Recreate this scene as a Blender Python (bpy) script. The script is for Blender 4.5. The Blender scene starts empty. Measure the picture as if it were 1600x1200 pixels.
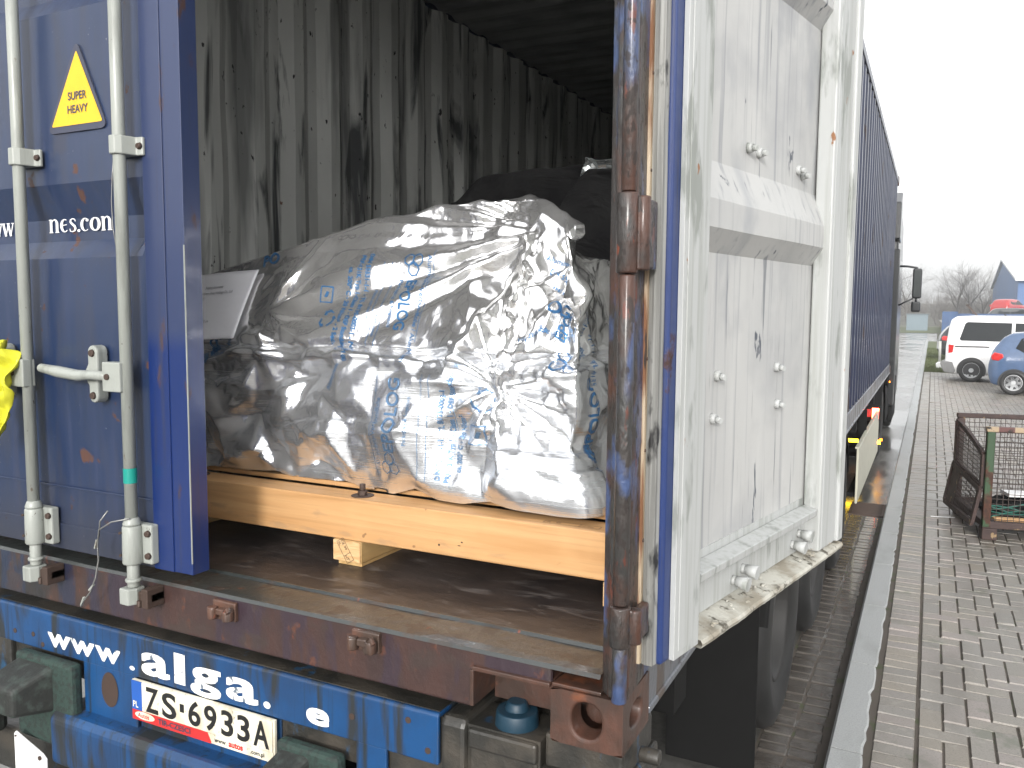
import bpy, bmesh, math, random
import numpy as np
from mathutils import Vector, Matrix, noise
from mathutils.geometry import delaunay_2d_cdt
random.seed(7); rng = np.random.default_rng(11)
R = math.radians
scene = bpy.context.scene
C = scene.collection

# ------------------------------------------------------------------ camera
f_px, yaw, pit, rol = 1303., R(26.65), R(5.11), R(.43)
Fv = Vector((-math.sin(yaw)*math.cos(pit), math.cos(yaw)*math.cos(pit), -math.sin(pit)))
Rv = Vector((math.cos(yaw), math.sin(yaw), 0)); Uv = Rv.cross(Fv)
R2 = Rv*math.cos(rol)+Uv*math.sin(rol); U2 = -Rv*math.sin(rol)+Uv*math.cos(rol)
cd = bpy.data.cameras.new('camera'); cam = bpy.data.objects.new('camera', cd); C.objects.link(cam)
mw = Matrix.Identity(4)
for i in range(3):
    mw[i][0] = R2[i]; mw[i][1] = U2[i]; mw[i][2] = -Fv[i]
mw[0][3], mw[1][3], mw[2][3] = .5285, -1.575, 1.989
cam.matrix_world = mw
cd.sensor_width = 36; cd.lens = 36*f_px/1600; cd.clip_start = .02; cd.clip_end = 2000
scene.camera = cam

# ------------------------------------------------------------------ light
SUN_AZ, SUN_EL = R(164), R(17)      # direction the light comes FROM, clockwise from +Y
ZEN0, ZEN1 = 2.1, 3.0
w = bpy.data.worlds.new('World'); scene.world = w; w.use_nodes = True
nt = w.node_tree; nt.nodes.clear()
sky = nt.nodes.new('ShaderNodeTexSky'); sky.sky_type = 'NISHITA'; sky.sun_disc = False
sky.sun_elevation = SUN_EL; sky.sun_rotation = SUN_AZ; sky.air_density = 1.0; sky.dust_density = 4.0; sky.ozone_density = .6
hs = nt.nodes.new('ShaderNodeHueSaturation'); hs.inputs['Saturation'].default_value = .10
gm = nt.nodes.new('ShaderNodeGamma'); gm.inputs['Gamma'].default_value = .5   # a cloud deck evens the sky out
bg = nt.nodes.new('ShaderNodeBackground'); bg.inputs['Strength'].default_value = .15
out = nt.nodes.new('ShaderNodeOutputWorld')
nt.links.new(sky.outputs[0], gm.inputs['Color']); nt.links.new(gm.outputs[0], hs.inputs['Color'])
# an overcast sky is about three times as bright overhead as at the horizon
wt = nt.nodes.new('ShaderNodeTexCoord'); wx = nt.nodes.new('ShaderNodeSeparateXYZ'); nt.links.new(wt.outputs['Generated'], wx.inputs[0])
wr = nt.nodes.new('ShaderNodeMapRange'); wr.inputs[1].default_value = 0; wr.inputs[2].default_value = 1; wr.inputs[3].default_value = ZEN0; wr.inputs[4].default_value = ZEN1
nt.links.new(wx.outputs[2], wr.inputs[0])
vm = nt.nodes.new('ShaderNodeVectorMath'); vm.operation = 'SCALE'; nt.links.new(hs.outputs[0], vm.inputs[0]); nt.links.new(wr.outputs[0], vm.inputs['Scale'])
nt.links.new(vm.outputs[0], bg.inputs[0]); nt.links.new(bg.outputs[0], out.inputs[0])
sd = bpy.data.lights.new('sun', 'SUN'); sd.energy = 1.3; sd.angle = R(11); sd.color = (1, .97, .93)
sun = bpy.data.objects.new('sun', sd); C.objects.link(sun)
sv = Vector((math.sin(SUN_AZ)*math.cos(SUN_EL), math.cos(SUN_AZ)*math.cos(SUN_EL), math.sin(SUN_EL)))
sun.rotation_euler = sv.to_track_quat('Z', 'Y').to_euler()
scene.view_settings.view_transform = 'Standard'; scene.view_settings.look = 'None'
scene.view_settings.exposure = 1.38; scene.view_settings.gamma = 1
scene.render.engine = 'CYCLES'

# ------------------------------------------------------------------ helpers
class MB:
    def __init__(s, M=None):
        s.bm = bmesh.new(); s.M = M
    def v(s, p):
        p = Vector(p)
        return s.bm.verts.new(s.M @ p if s.M is not None else p)
    def face(s, pts, mi=0):
        f = s.bm.faces.new([s.v(p) for p in pts]); f.material_index = mi; return f
    def box(s, x0, x1, y0, y1, z0, z1, mi=0):
        P = [s.v((x, y, z)) for x in (x0, x1) for y in (y0, y1) for z in (z0, z1)]
        for q in ((0,1,3,2),(4,6,7,5),(0,4,5,1),(2,3,7,6),(0,2,6,4),(1,5,7,3)):
            s.bm.faces.new([P[i] for i in q]).material_index = mi
        return s
    def bar(s, a, b, wd, ht, up=(0,0,1), mi=0):
        a = Vector(a); b = Vector(b); d = (b-a).normalized(); up = Vector(up)
        r = d.cross(up).normalized(); u = r.cross(d).normalized()
        P = []
        for c in (a, b):
            for i, j in ((-1,-1),(1,-1),(1,1),(-1,1)): P.append(s.v(c+r*i*wd/2+u*j*ht/2))
        for q in ((0,3,2,1),(4,5,6,7),(0,1,5,4),(1,2,6,5),(2,3,7,6),(3,0,4,7)):
            s.bm.faces.new([P[i] for i in q]).material_index = mi
        return s
    def cyl(s, a, b, r0, r1=None, n=16, cap=True, mi=0):
        if r1 is None: r1 = r0
        a = Vector(a); b = Vector(b); d = (b-a).normalized()
        t = Vector((0,0,1)) if abs(d.z) < .9 else Vector((1,0,0))
        x = d.cross(t).normalized(); y = d.cross(x)
        A = [s.v(a+(x*math.cos(2*math.pi*i/n)+y*math.sin(2*math.pi*i/n))*r0) for i in range(n)]
        B = [s.v(b+(x*math.cos(2*math.pi*i/n)+y*math.sin(2*math.pi*i/n))*r1) for i in range(n)]
        for i in range(n):
            f = s.bm.faces.new((A[i], A[(i+1)%n], B[(i+1)%n], B[i])); f.smooth = n > 6; f.material_index = mi
        if cap:
            s.bm.faces.new(A[::-1]).material_index = mi; s.bm.faces.new(B).material_index = mi
        return s
    def tube(s, pts, r, n=8, mi=0, cap=True):
        pts = [Vector(p) for p in pts]; rs = r if isinstance(r, (list, tuple)) else [r]*len(pts)
        rings = []; px = None
        for i, p in enumerate(pts):
            d = (pts[min(i+1, len(pts)-1)]-pts[max(i-1, 0)]).normalized()
            if px is None:
                t = Vector((0,0,1)) if abs(d.z) < .9 else Vector((1,0,0)); x = d.cross(t).normalized()
            else:
                x = (px-d*px.dot(d)).normalized()
            px = x; y = d.cross(x)
            rings.append([s.v(p+(x*math.cos(2*math.pi*k/n)+y*math.sin(2*math.pi*k/n))*rs[i]) for k in range(n)])
        for A, B in zip(rings, rings[1:]):
            for k in range(n):
                f = s.bm.faces.new((A[k], A[(k+1)%n], B[(k+1)%n], B[k])); f.smooth = True; f.material_index = mi
        if cap and n > 2:
            s.bm.faces.new(rings[0][::-1]).material_index = mi; s.bm.faces.new(rings[-1]).material_index = mi
        return s
    def prism(s, poly, axis, a, b, mi=0):
        """poly = 2-D outline in the two other axes (in order), swept from a to b along axis"""
        def P(q, t):
            l = [q[0], q[1]]; l.insert(axis, t); return l
        A = [s.v(P(q, a)) for q in poly]; B = [s.v(P(q, b)) for q in poly]; n = len(poly)
        for i in range(n): s.bm.faces.new((A[i], A[(i+1)%n], B[(i+1)%n], B[i])).material_index = mi
        s.bm.faces.new(A[::-1]).material_index = mi; s.bm.faces.new(B).material_index = mi
        return s
    def grid(s, P, smooth=True, mi=0):
        V = [[s.v(p) for p in row] for row in P]
        for i in range(len(V)-1):
            for j in range(len(V[0])-1):
                f = s.bm.faces.new((V[i][j], V[i][j+1], V[i+1][j+1], V[i+1][j])); f.smooth = smooth; f.material_index = mi
        return s
    def plate_hole(s, cx, cy, hw, hh, rx, ry, fr, depth, n=32, mi=0, mj=0, k=2.0):
        """rectangle with an oval hole and a tunnel; fr(u, v, d) -> 3-D point"""
        O, I, D = [], [], []
        for i in range(n):
            a = 2*math.pi*i/n; c, sn = math.cos(a), math.sin(a)
            m = max(abs(c)/hw, abs(sn)/hh)
            O.append(s.v(fr(cx+c/m, cy+sn/m, 0)))
            e = 2/k
            ux = math.copysign(abs(c)**e, c)*rx; uy = math.copysign(abs(sn)**e, sn)*ry
            I.append(s.v(fr(cx+ux, cy+uy, 0))); D.append(s.v(fr(cx+ux*.93, cy+uy*.93, depth)))
        for i in range(n):
            j = (i+1)%n
            s.bm.faces.new((O[i], O[j], I[j], I[i])).material_index = mi
            f = s.bm.faces.new((I[i], I[j], D[j], D[i])); f.smooth = True; f.material_index = mj
        return s
    def build(s, name, mats, parent=None, bevel=0, seg=2, loc=None, smooth=False, recalc=True, subsurf=0):
        if recalc: bmesh.ops.recalc_face_normals(s.bm, faces=s.bm.faces)
        if name in SPLIT:
            seen = set(); comps = []
            for f0 in s.bm.faces:
                if f0 in seen: continue
                st = [f0]; seen.add(f0); comp = []
                while st:
                    f1 = st.pop(); comp.append(f1)
                    for v1 in f1.verts:
                        for f2 in v1.link_faces:
                            if f2 not in seen: seen.add(f2); st.append(f2)
                comps.append(comp)
            if len(comps) > 1:
                res = None
                for comp in comps:
                    m2 = MB(); mp = {}
                    for f1 in comp:
                        for v1 in f1.verts:
                            if v1 not in mp: mp[v1] = m2.bm.verts.new(v1.co)
                        nf = m2.bm.faces.new([mp[v1] for v1 in f1.verts]); nf.smooth = f1.smooth
                    o1 = m2.build(name, mats, parent, bevel, seg, loc, smooth, recalc, subsurf); res = res or o1
                s.bm.free(); return res
        o0 = Vector((0,0,0))
        if parent is not None: o0 = ORG.get(parent.name, Vector((0,0,0)))
        if loc is not None: o0 = Vector(loc)
        if o0.length > 0: bmesh.ops.translate(s.bm, verts=s.bm.verts, vec=-o0)
        if smooth:
            for f in s.bm.faces: f.smooth = True
        me = bpy.data.meshes.new(name); s.bm.to_mesh(me); s.bm.free()
        for m in (mats if isinstance(mats, (list, tuple)) else [mats]): me.materials.append(m)
        o = bpy.data.objects.new(name, me); C.objects.link(o)
        if parent is not None: o.parent = parent
        else: o.location = o0
        ORG[o.name] = o0
        if bevel:
            b = o.modifiers.new('b', 'BEVEL'); b.width = bevel; b.segments = seg; b.limit_method = 'ANGLE'; b.angle_limit = R(35)
            b.harden_normals = False
        if subsurf:
            b = o.modifiers.new('s', 'SUBSURF'); b.levels = subsurf; b.render_levels = subsurf
        return o
ORG = {}
SPLIT = {'mud_flap', 'outrigger', 'bracket_bolt', 'foot_bolt', 'catch_bolt', 'frame_rail', 'mounting_plate', 'side_marker', 'panel_stay', 'plate_bolt', 'strip_rivet', 'rail', 'post', 'floor_cross_member', 'mudguard', 'nail_mark', 'boards', 'twist_lock_carrier', 'loading', 'wheel_nuts'}
def tag(o, label=None, cat=None, group=None, kind=None):
    if label: o['label'] = label
    if cat: o['category'] = cat
    if group: o['group'] = group
    if kind: o['kind'] = kind
    return o
def thing(name, loc, label, cat, group=None):
    o = bpy.data.objects.new(name, None); C.objects.link(o); o.location = loc; o.empty_display_size = .1
    ORG[o.name] = Vector(loc); return tag(o, label, cat, group)
def lab(o, s): o['label'] = s; return o
def copy_tree(o, parent=None):
    c = o.copy(); C.objects.link(c)
    if parent is not None: c.parent = parent
    ORG[c.name] = ORG.get(o.name, Vector((0,0,0)))
    for ch in list(o.children): copy_tree(ch, c)
    return c

# ------------------------------------------------------------------ materials
class Mat:
    def __init__(s, name, col=(.5,.5,.5), rough=.5, metal=0, spec=.5, coat=0, coatr=.1):
        s.m = bpy.data.materials.new(name); s.m.use_nodes = True
        s.nt = s.m.node_tree; s.N = s.nt.nodes; s.L = s.nt.links
        s.b = s.N['Principled BSDF']
        s.col = s.rgb(col); s.ro = s.val(rough); s.me = s.val(metal)
        s.b.inputs['Specular IOR Level'].default_value = spec
        s.b.inputs['Coat Weight'].default_value = coat; s.b.inputs['Coat Roughness'].default_value = coatr
        s.tc = s.N.new('ShaderNodeTexCoord'); s.hgt = None
    def rgb(s, c):
        n = s.N.new('ShaderNodeRGB'); n.outputs[0].default_value = (*c, 1); return n.outputs[0]
    def val(s, v):
        n = s.N.new('ShaderNodeValue'); n.outputs[0].default_value = v; return n.outputs[0]
    def co(s, sc=(1,1,1), rot=(0,0,0), off=(0,0,0), coord='Object'):
        m = s.N.new('ShaderNodeMapping'); m.inputs['Scale'].default_value = sc; m.inputs['Rotation'].default_value = rot
        m.inputs['Location'].default_value = off
        s.L.new(s.tc.outputs[coord], m.inputs[0]); return m.outputs[0]
    def noise(s, sc=(1,1,1), lo=.4, hi=.6, detail=5, dist=0, rough=.55, off=(0,0,0), rot=(0,0,0)):
        n = s.N.new('ShaderNodeTexNoise'); n.inputs['Scale'].default_value = 1
        if isinstance(sc, (int, float)): sc = (sc,)*3
        n.inputs['Detail'].default_value = detail; n.inputs['Distortion'].default_value = dist; n.inputs['Roughness'].default_value = rough
        s.L.new(s.co(sc, rot, off), n.inputs['Vector']); return s.rng(n.outputs['Fac'], lo, hi)
    def vor(s, sc=(1,1,1), lo=0, hi=.1, feature='F1'):
        n = s.N.new('ShaderNodeTexVoronoi'); n.feature = feature
        if isinstance(sc, (int, float)): sc = (sc,)*3
        n.inputs['Scale'].default_value = 1
        s.L.new(s.co(sc), n.inputs['Vector']); return s.rng(n.outputs['Distance'], lo, hi)
    def rng(s, v, lo, hi, a=0, b=1):
        r = s.N.new('ShaderNodeMapRange'); r.inputs[1].default_value = lo; r.inputs[2].default_value = hi
        r.inputs[3].default_value = a; r.inputs[4].default_value = b; r.clamp = True
        s.L.new(v, r.inputs[0]); return r.outputs[0]
    def axis(s, ax, lo, hi, coord='Object'):
        p = s.N.new('ShaderNodeSeparateXYZ'); s.L.new(s.tc.outputs[coord], p.inputs[0]); return s.rng(p.outputs[ax], lo, hi)
    def mul(s, a, b, op='MULTIPLY'):
        m = s.N.new('ShaderNodeMath'); m.operation = op; m.use_clamp = True
        for i, x in enumerate((a, b)):
            if isinstance(x, (int, float)): m.inputs[i].default_value = x
            else: s.L.new(x, m.inputs[i])
        return m.outputs[0]
    def mixf(s, fac, a, b):
        m = s.N.new('ShaderNodeMix'); m.data_type = 'FLOAT'; s.L.new(fac, m.inputs[0])
        for i, x in ((2, a), (3, b)):
            if isinstance(x, (int, float)): m.inputs[i].default_value = x
            else: s.L.new(x, m.inputs[i])
        return m.outputs[0]
    def layer(s, fac, col=None, rough=None, metal=None, amt=1):
        if amt != 1: fac = s.mul(fac, amt)
        if col is not None:
            m = s.N.new('ShaderNodeMix'); m.data_type = 'RGBA'; s.L.new(fac, m.inputs[0]); s.L.new(s.col, m.inputs[6])
            if isinstance(col, tuple): m.inputs[7].default_value = (*col, 1)
            else: s.L.new(col, m.inputs[7])
            s.col = m.outputs[2]
        if rough is not None: s.ro = s.mixf(fac, s.ro, rough)
        if metal is not None: s.me = s.mixf(fac, s.me, metal)
        return s
    def bump(s, h, strength=.3, dist=.01):
        b = s.N.new('ShaderNodeBump'); b.inputs['Strength'].default_value = strength; b.inputs['Distance'].default_value = dist
        s.L.new(h, b.inputs['Height'])
        if s.hgt is not None: s.L.new(s.hgt, b.inputs['Normal'])
        s.hgt = b.outputs[0]; return s
    def done(s):
        s.L.new(s.col, s.b.inputs['Base Color']); s.L.new(s.ro, s.b.inputs['Roughness']); s.L.new(s.me, s.b.inputs['Metallic'])
        if s.hgt is not None: s.L.new(s.hgt, s.b.inputs['Normal'])
        return s.m
def plain(name, col, rough=.5, metal=0, **k):
    m = Mat(name, col, rough, metal, **k); return m.layer(m.noise(9, .3, .7), tuple(c*.7 for c in col), amt=.5).done()
def emit(name, col, st):
    m = bpy.data.materials.new(name); m.use_nodes = True; b = m.node_tree.nodes['Principled BSDF']
    b.inputs['Base Color'].default_value = (*col, 1); b.inputs['Emission Color'].default_value = (*col, 1)
    b.inputs['Emission Strength'].default_value = st; return m

RUST = (.075, .026, .013); RUSTD = (.030, .015, .010)
def rusty_paint(name, col, rust=.55, dirt=.5, rough=.35, wet=0, streak=.4, fade=None):
    m = Mat(name, col, rough, coat=wet, coatr=.12)
    if fade: m.layer(m.noise((2.5, 2.5, 2.5), .4, .65), fade, .5, amt=.6)
    m.layer(m.noise((7, 7, 1.2), .45, .75), tuple(c*.45 for c in col), .6, amt=dirt)
    m.layer(m.noise((40, 40, 1.5), .55, .8), (.05, .045, .035), .6, amt=streak)
    r = m.noise((6, 6, 4), rust, rust+.05, detail=9, rough=.65)
    m.layer(r, RUST, .8)
    m.layer(m.mul(r, m.noise(25, .4, .6)), RUSTD, .85)
    m.bump(m.noise(60, .2, .8), .08, .004); m.bump(r, .4, .002)
    return m
M = {}
# blue door paint
m = Mat('door_blue', (.009, .022, .064), .33, coat=.25, coatr=.15)
m.layer(m.noise((1.3, 1.3, .8), .35, .7), (.022, .036, .080), .4, amt=.8)
m.layer(m.noise((30, 30, 1.2), .5, .8), (.03, .04, .09), .55, amt=.6)
m.layer(m.noise((3, 3, 3), .62, .66, detail=9), (.035, .035, .05), .6, amt=.45)
m.layer(m.noise((110, 110, 110), .74, .78, detail=2), (.3, .3, .33), .6, amt=.5)
m.layer(m.noise((11, 11, 9), .655, .685, detail=9, off=(7, 1, 4)), (.075, .028, .014), .8, amt=.9)
m.layer(m.axis(2, .42, .22), (.022, .020, .018), .7, amt=.55)
m.layer(m.noise((18, 18, 3), .50, .72, detail=8, off=(1, 5, 2)), (.030, .032, .045), .55, amt=.6)
m.bump(m.noise(5, .2, .8, detail=2), .12, .01); m.bump(m.noise(160, .2, .8), .05, .001)
M['door_blue'] = m.done()
m = Mat('frame_blue', (.007, .022, .105), .28, coat=.3, coatr=.12)
m.layer(m.axis(2, .80, .86), (.024, .036, .085), .42, amt=.8)      # reflected sky painted into the upper length as a greyer blue
m.layer(m.noise((16, 16, 5), .61, .66, detail=9), (.06, .026, .016), .75, amt=.9)
m.layer(m.noise((60, 60, 2), .55, .8), (.025, .028, .05), .55, amt=.7)
m.bump(m.noise(70, .2, .8), .06, .002)
M['frame_blue'] = m.done()
m = Mat('side_blue', (.008, .014, .045), .34, spec=.35, coat=.15, coatr=.1)
m.layer(m.noise((4, 9, .5), .4, .7), (.016, .020, .038), .4, amt=.8)
m.layer(m.noise((5, 20, .6), .6, .68, detail=8), (.12, .12, .14), .5, amt=.5)
m.layer(m.noise((6, 6, 2), .64, .68, detail=8), RUSTD, .8)
m.bump(m.noise((4, 4, 1.5), .2, .8, detail=3), .3, .02)
M['side_blue'] = m.done()
# light grey inside paint with black scuffs
m = Mat('inner_grey', (.74, .75, .72), .55)
m.layer(m.noise((1.5, 1.5, .7), .4, .7), (.42, .43, .41), .6, amt=.7)
m.layer(m.noise((9, 7, .9), .55, .66, detail=7, dist=1.2), (.035, .04, .045), .55, amt=.92)
m.layer(m.noise((4, 3, .35), .54, .64, detail=5, off=(3, 1, 2)), (.10, .105, .105), .6, amt=.75)
m.layer(m.noise((30, 24, 14), .66, .69, detail=9), (.02, .02, .022), .5)
m.layer(m.noise((8, 8, 6), .70, .73, detail=9), (.16, .07, .04), .8)
m.bump(m.noise((2, 2, 1), .2, .8, detail=3), .35, .03)
M['inner_grey'] = m.done()
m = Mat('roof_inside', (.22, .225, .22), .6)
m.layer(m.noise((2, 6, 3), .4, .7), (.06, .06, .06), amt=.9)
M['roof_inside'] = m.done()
# white inner face of the open door
m = Mat('door_white', (.45, .45, .44), .5)
m.layer(m.noise((2.5, 2.5, .9), .42, .72), (.34, .345, .345), .55, amt=.7)
m.layer(m.noise((40, 40, 1.1), .55, .72, detail=6), (.20, .21, .23), .6, amt=.75)
m.layer(m.noise((3, 3, 1.6), .60, .70, detail=8, off=(5, 0, 3)), (.26, .27, .29), .6, amt=.7)
m.layer(m.noise((12, 12, 5), .675, .695, detail=9, dist=.6), (.05, .06, .08), .55)
m.layer(m.noise((1.6, 1.6, 2.2), .52, .66, detail=7, off=(2, 6, 9)), (.25, .255, .27), .6, amt=.55)
m.layer(m.noise((34, 34, 2.2), .63, .70, detail=8, off=(2, 2, 5)), (.10, .11, .13), .6, amt=.7)
m.layer(m.noise((14, 14, 10), .74, .76, detail=9), (.30, .14, .06), .8)
m.bump(m.noise((3, 3, 1.2), .2, .8, detail=3), .3, .02); m.bump(m.noise((70, 70, 6), .3, .8), .08, .002)
M['door_white'] = m.done()
m = Mat('door_frame_white', (.40, .41, .405), .5)
m.layer(m.noise((60, 60, 1.6), .48, .68, detail=6), (.30, .31, .29), .6, amt=.8)
m.layer(m.noise((16, 16, 4), .56, .64, detail=9), (.20, .215, .195), .6, amt=.8)
m.layer(m.noise((25, 25, 12), .70, .73, detail=9), (.25, .12, .06), .8)
m.bump(m.noise((80, 80, 4), .3, .8), .12, .002)
M['door_frame_white'] = m.done()
m = Mat('dirty_shelf', (.46, .45, .40), .7)
m.layer(m.noise((12, 9, 12), .42, .6, detail=9), (.24, .21, .16), .8, amt=.85)
m.layer(m.noise((30, 30, 30), .58, .66, detail=8), (.10, .09, .07), .8)
m.bump(m.noise(70, .3, .8), .3, .004)
M['dirty_shelf'] = m.done()
M['gasket_blue'] = rusty_paint('gasket_blue', (.016, .035, .13), .60, .3, .35, streak=.8).done()
m = Mat('gasket_rubber', (.16, .16, .15), .45)
m.layer(m.noise((90, 90, 2), .4, .65, detail=6), (.36, .36, .34), .6, amt=.9)
m.layer(m.noise((20, 20, 8), .6, .68, detail=8), (.02, .02, .02), .6)
m.bump(m.noise((120, 120, 5), .3, .8), .3, .002)
M['gasket_rubber'] = m.done()
m = Mat('gasket_strip', (.42, .34, .24), .45)
m.layer(m.noise((40, 40, 3), .5, .62, detail=8), (.16, .07, .03), .75)
m.layer(m.noise((60, 60, 9), .6, .66, detail=8), (.03, .02, .015), .8)
M['gasket_strip'] = m.done()
M['gasket_lip'] = plain('gasket_lip', (.10, .07, .05), .5)
# heavily rusted blue steel (corner post, sill, casting)
def steel(name, blue, r0, wet=.5, rc=RUST, dark=(.03, .026, .022), zc=2.0):
    m = Mat(name, rc, .6, coat=wet, coatr=.18)
    m.layer(m.noise((14, 14, 8), .4, .6, detail=9), dark, .5, amt=.9)
    m.layer(m.noise((9, 9, 2), r0, r0+.05, detail=9), blue, .35)
    m.layer(m.noise((22, 22, 12), .66, .70, detail=7, off=(4, 4, 4)), (.22, .05, .02), .7, amt=.8)
    m.layer(m.noise((50, 50, 30), .72, .76, detail=7), (.30, .28, .24), .5, amt=.5)
    m.bump(m.noise((40, 40, 25), .25, .75, detail=8), .5, .003); m.bump(m.noise(160, .2, .8), .2, .001)
    return m
m = steel('post_steel', (.035, .055, .13), .55, .35, (.060, .022, .012), (.022, .022, .021))
m.layer(m.noise((7, 7, 3), .50, .58, detail=9, off=(3, 8, 1)), (.030, .031, .030), .4, amt=.8)
m.layer(m.noise((30, 30, 9), .62, .66, detail=9, off=(1, 1, 7)), (.11, .025, .012), .6, amt=.85)
m.layer(m.noise((60, 60, 9), .70, .74, detail=6, off=(1, 1, 7)), (.22, .15, .09), .6, amt=.7)
m.layer(m.noise((45, 45, 30), .56, .60, detail=9, off=(5, 1, 2)), (.020, .014, .012), .8, amt=.85)
m.layer(m.noise((3, 3, 2.3), .57, .60, detail=6, off=(8, 3, 6)), (.045, .075, .17), .35, amt=.9)
m.bump(m.noise((60, 60, 24), .3, .7, detail=8), .9, .003)
M['post_steel'] = m.done()
m = steel('sill_steel', (.009, .017, .040), .49, .4, (.042, .020, .014), (.012, .013, .014))
m.layer(m.axis(0, -.65, -.25), (.045, .018, .015), .6, amt=.6)
m.layer(m.noise((18, 18, 14), .60, .65, detail=9, off=(2, 7, 0)), (.10, .032, .014), .75, amt=.7)
m.layer(m.noise((6, 6, 10), .56, .62, detail=9, off=(2, 0, 0)), (.035, .022, .018), .6, amt=.7)
M['sill_steel'] = m.done()
M['sill_top'] = steel('sill_top', (.028, .032, .031), .40, .6, (.042, .028, .020), (.022, .021, .019)).done()
m = steel('casting_rust', (.05, .05, .06), .66, .35, (.075, .030, .018), (.038, .022, .016))
m.layer(m.noise((10, 10, 14), .6, .68, detail=6, off=(9, 2, 1)), (.20, .06, .02), .6, amt=.6)
M['casting_rust'] = m.done()
M['lug_rust'] = steel('lug_rust', (.05, .05, .05), .7, .5, (.10, .045, .028), (.045, .028, .02)).done()
m = Mat('rod_grey', (.30, .315, .29), .42, coat=.2)
m.layer(m.noise((30, 30, 4), .5, .66, detail=7), (.20, .21, .19), .5, amt=.8)
m.layer(m.noise((24, 24, 12), .66, .70, detail=9), (.16, .13, .10), .7)
m.layer(m.noise((60, 60, 40), .70, .74, detail=4), (.08, .06, .05), .7)
m.bump(m.noise(90, .2, .8), .12, .002)
M['rod_grey'] = m.done()
M['bolt_dark'] = plain('bolt_dark', (.07, .045, .035), .6, .3)
M['yellow_sign'] = plain('yellow_sign', (.78, .47, .02), .45)
M['sign_dark'] = plain('sign_dark', (.05, .055, .085), .5)
M['white_paint'] = plain('white_paint', (.80, .80, .80), .45)
M['teal_tape'] = plain('teal_tape', (.01, .28, .23), .35)
M['wire'] = plain('wire', (.28, .28, .27), .4, .6)
# floor of plywood
m = Mat('container_floor', (.055, .042, .036), .42, coat=.25, coatr=.3)
m.layer(m.noise((3, 5, 3), .40, .62, detail=8, dist=.8, rot=(0, 0, .5)), (.022, .017, .016), .5)
m.layer(m.noise((7, 26, 4), .56, .70, detail=9, dist=.5, rot=(0, 0, .55)), (.15, .13, .12), .55, amt=.7)
m.layer(m.noise((50, 50, 50), .70, .73, detail=3), (.3, .28, .25), .6, amt=.4)
m.bump(m.noise((10, 30, 8), .3, .7, detail=8, rot=(0, 0, .5)), .3, .004)
M['floor'] = m.done()
# timber
def wood(name, a, b, axis=0, rough=.55):
    sc = [22, 22, 22]; sc[axis] = 1.1
    m = Mat(name, a, rough)
    m.layer(m.noise(tuple(sc), .35, .68, detail=6, dist=.4), b, amt=.9)
    sc2 = [90, 90, 90]; sc2[axis] = 2.5
    m.layer(m.noise(tuple(sc2), .5, .75, detail=4), tuple(c*.62 for c in b), amt=.45)
    m.layer(m.noise((3, 3, 3), .55, .75, detail=4), tuple(c*1.15 for c in a), amt=.5)
    m.layer(m.noise((26, 26, 26), .76, .78, detail=2), (.12, .06, .03), amt=.6)
    m.bump(m.noise(tuple(sc2), .3, .7), .12, .0015); return m
m = wood('pine', (.58, .345, .16), (.45, .235, .09), 0)
k_n = m.vor((2.6, 7, 11), .03, .10); inv = m.mul(1.0, k_n, 'SUBTRACT')
m.layer(inv, (.26, .12, .045), .6, amt=.85)
m.layer(m.noise((8, 30, 30), .60, .70, detail=8), (.34, .21, .11), .65, amt=.6)
m.bump(m.noise((14, 40, 40), .3, .7, detail=8), .2, .002)
M['pine'] = m.done()
M['pine_y'] = wood('pine_y', (.56, .38, .17), (.43, .26, .10), 1).done()
m = Mat('pine_end', (.62, .42, .22), .65)
m.layer(m.noise((9, 9, 40), .4, .6, detail=3, dist=2.5), (.48, .27, .11), amt=.8)
M['pine_end'] = m.done()
M['stamp_ink'] = plain('stamp_ink', (.035, .025, .02), .6)
# crumpled aluminium film
m = Mat('foil', (.93, .925, .92), .17, .90)
band = m.mul(m.axis(2, .47, .40), 1.0)         # stretch film wound round the lower half
m.layer(band, (.86, .87, .89), .19)
st = m.noise((1.0, 1.0, 190), .35, .75, detail=3)
m.layer(m.mul(m.mul(st, band), m.noise((1.2, 1.2, 6), .3, .6)), (.74, .77, .81), .36, .85, amt=.7)
m.layer(m.noise((4, 4, 3), .45, .7), None, .3, amt=.5)
m.bump(m.noise((7, 7, 7), .25, .75, detail=3, dist=.8), .22, .012)
m.bump(m.noise((30, 30, 30), .3, .7, detail=2), .05, .003)
m.bump(m.mul(st, band), .22, .002)
M['foil'] = m.done()
m = Mat('foil_print', (.05, .16, .34), .4, .5); M['foil_print'] = m.done(); m = Mat('faded_print', (.16, .28, .46), .35, .7); M['faded_print'] = m.done()
m = Mat('paper', (.86, .86, .90), .35, coat=.6, coatr=.12)
m.bump(m.noise((6, 6, 14), .2, .8, detail=3), .35, .01); M['paper'] = m.done()
M['ink'] = plain('ink', (.09, .09, .12), .6)
m = Mat('dark_cover', (.004, .004, .0045), .8, spec=.1)
m.layer(m.noise((3, 3, 3), .4, .7), (.010, .010, .010), .7)
m.bump(m.noise((3, 3, 5), .2, .8, detail=4, dist=1), .6, .04); M['dark_cover'] = m.done()
m = Mat('clear_film', (.55, .58, .58), .12, .85); M['clear_film'] = m.done()
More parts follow.
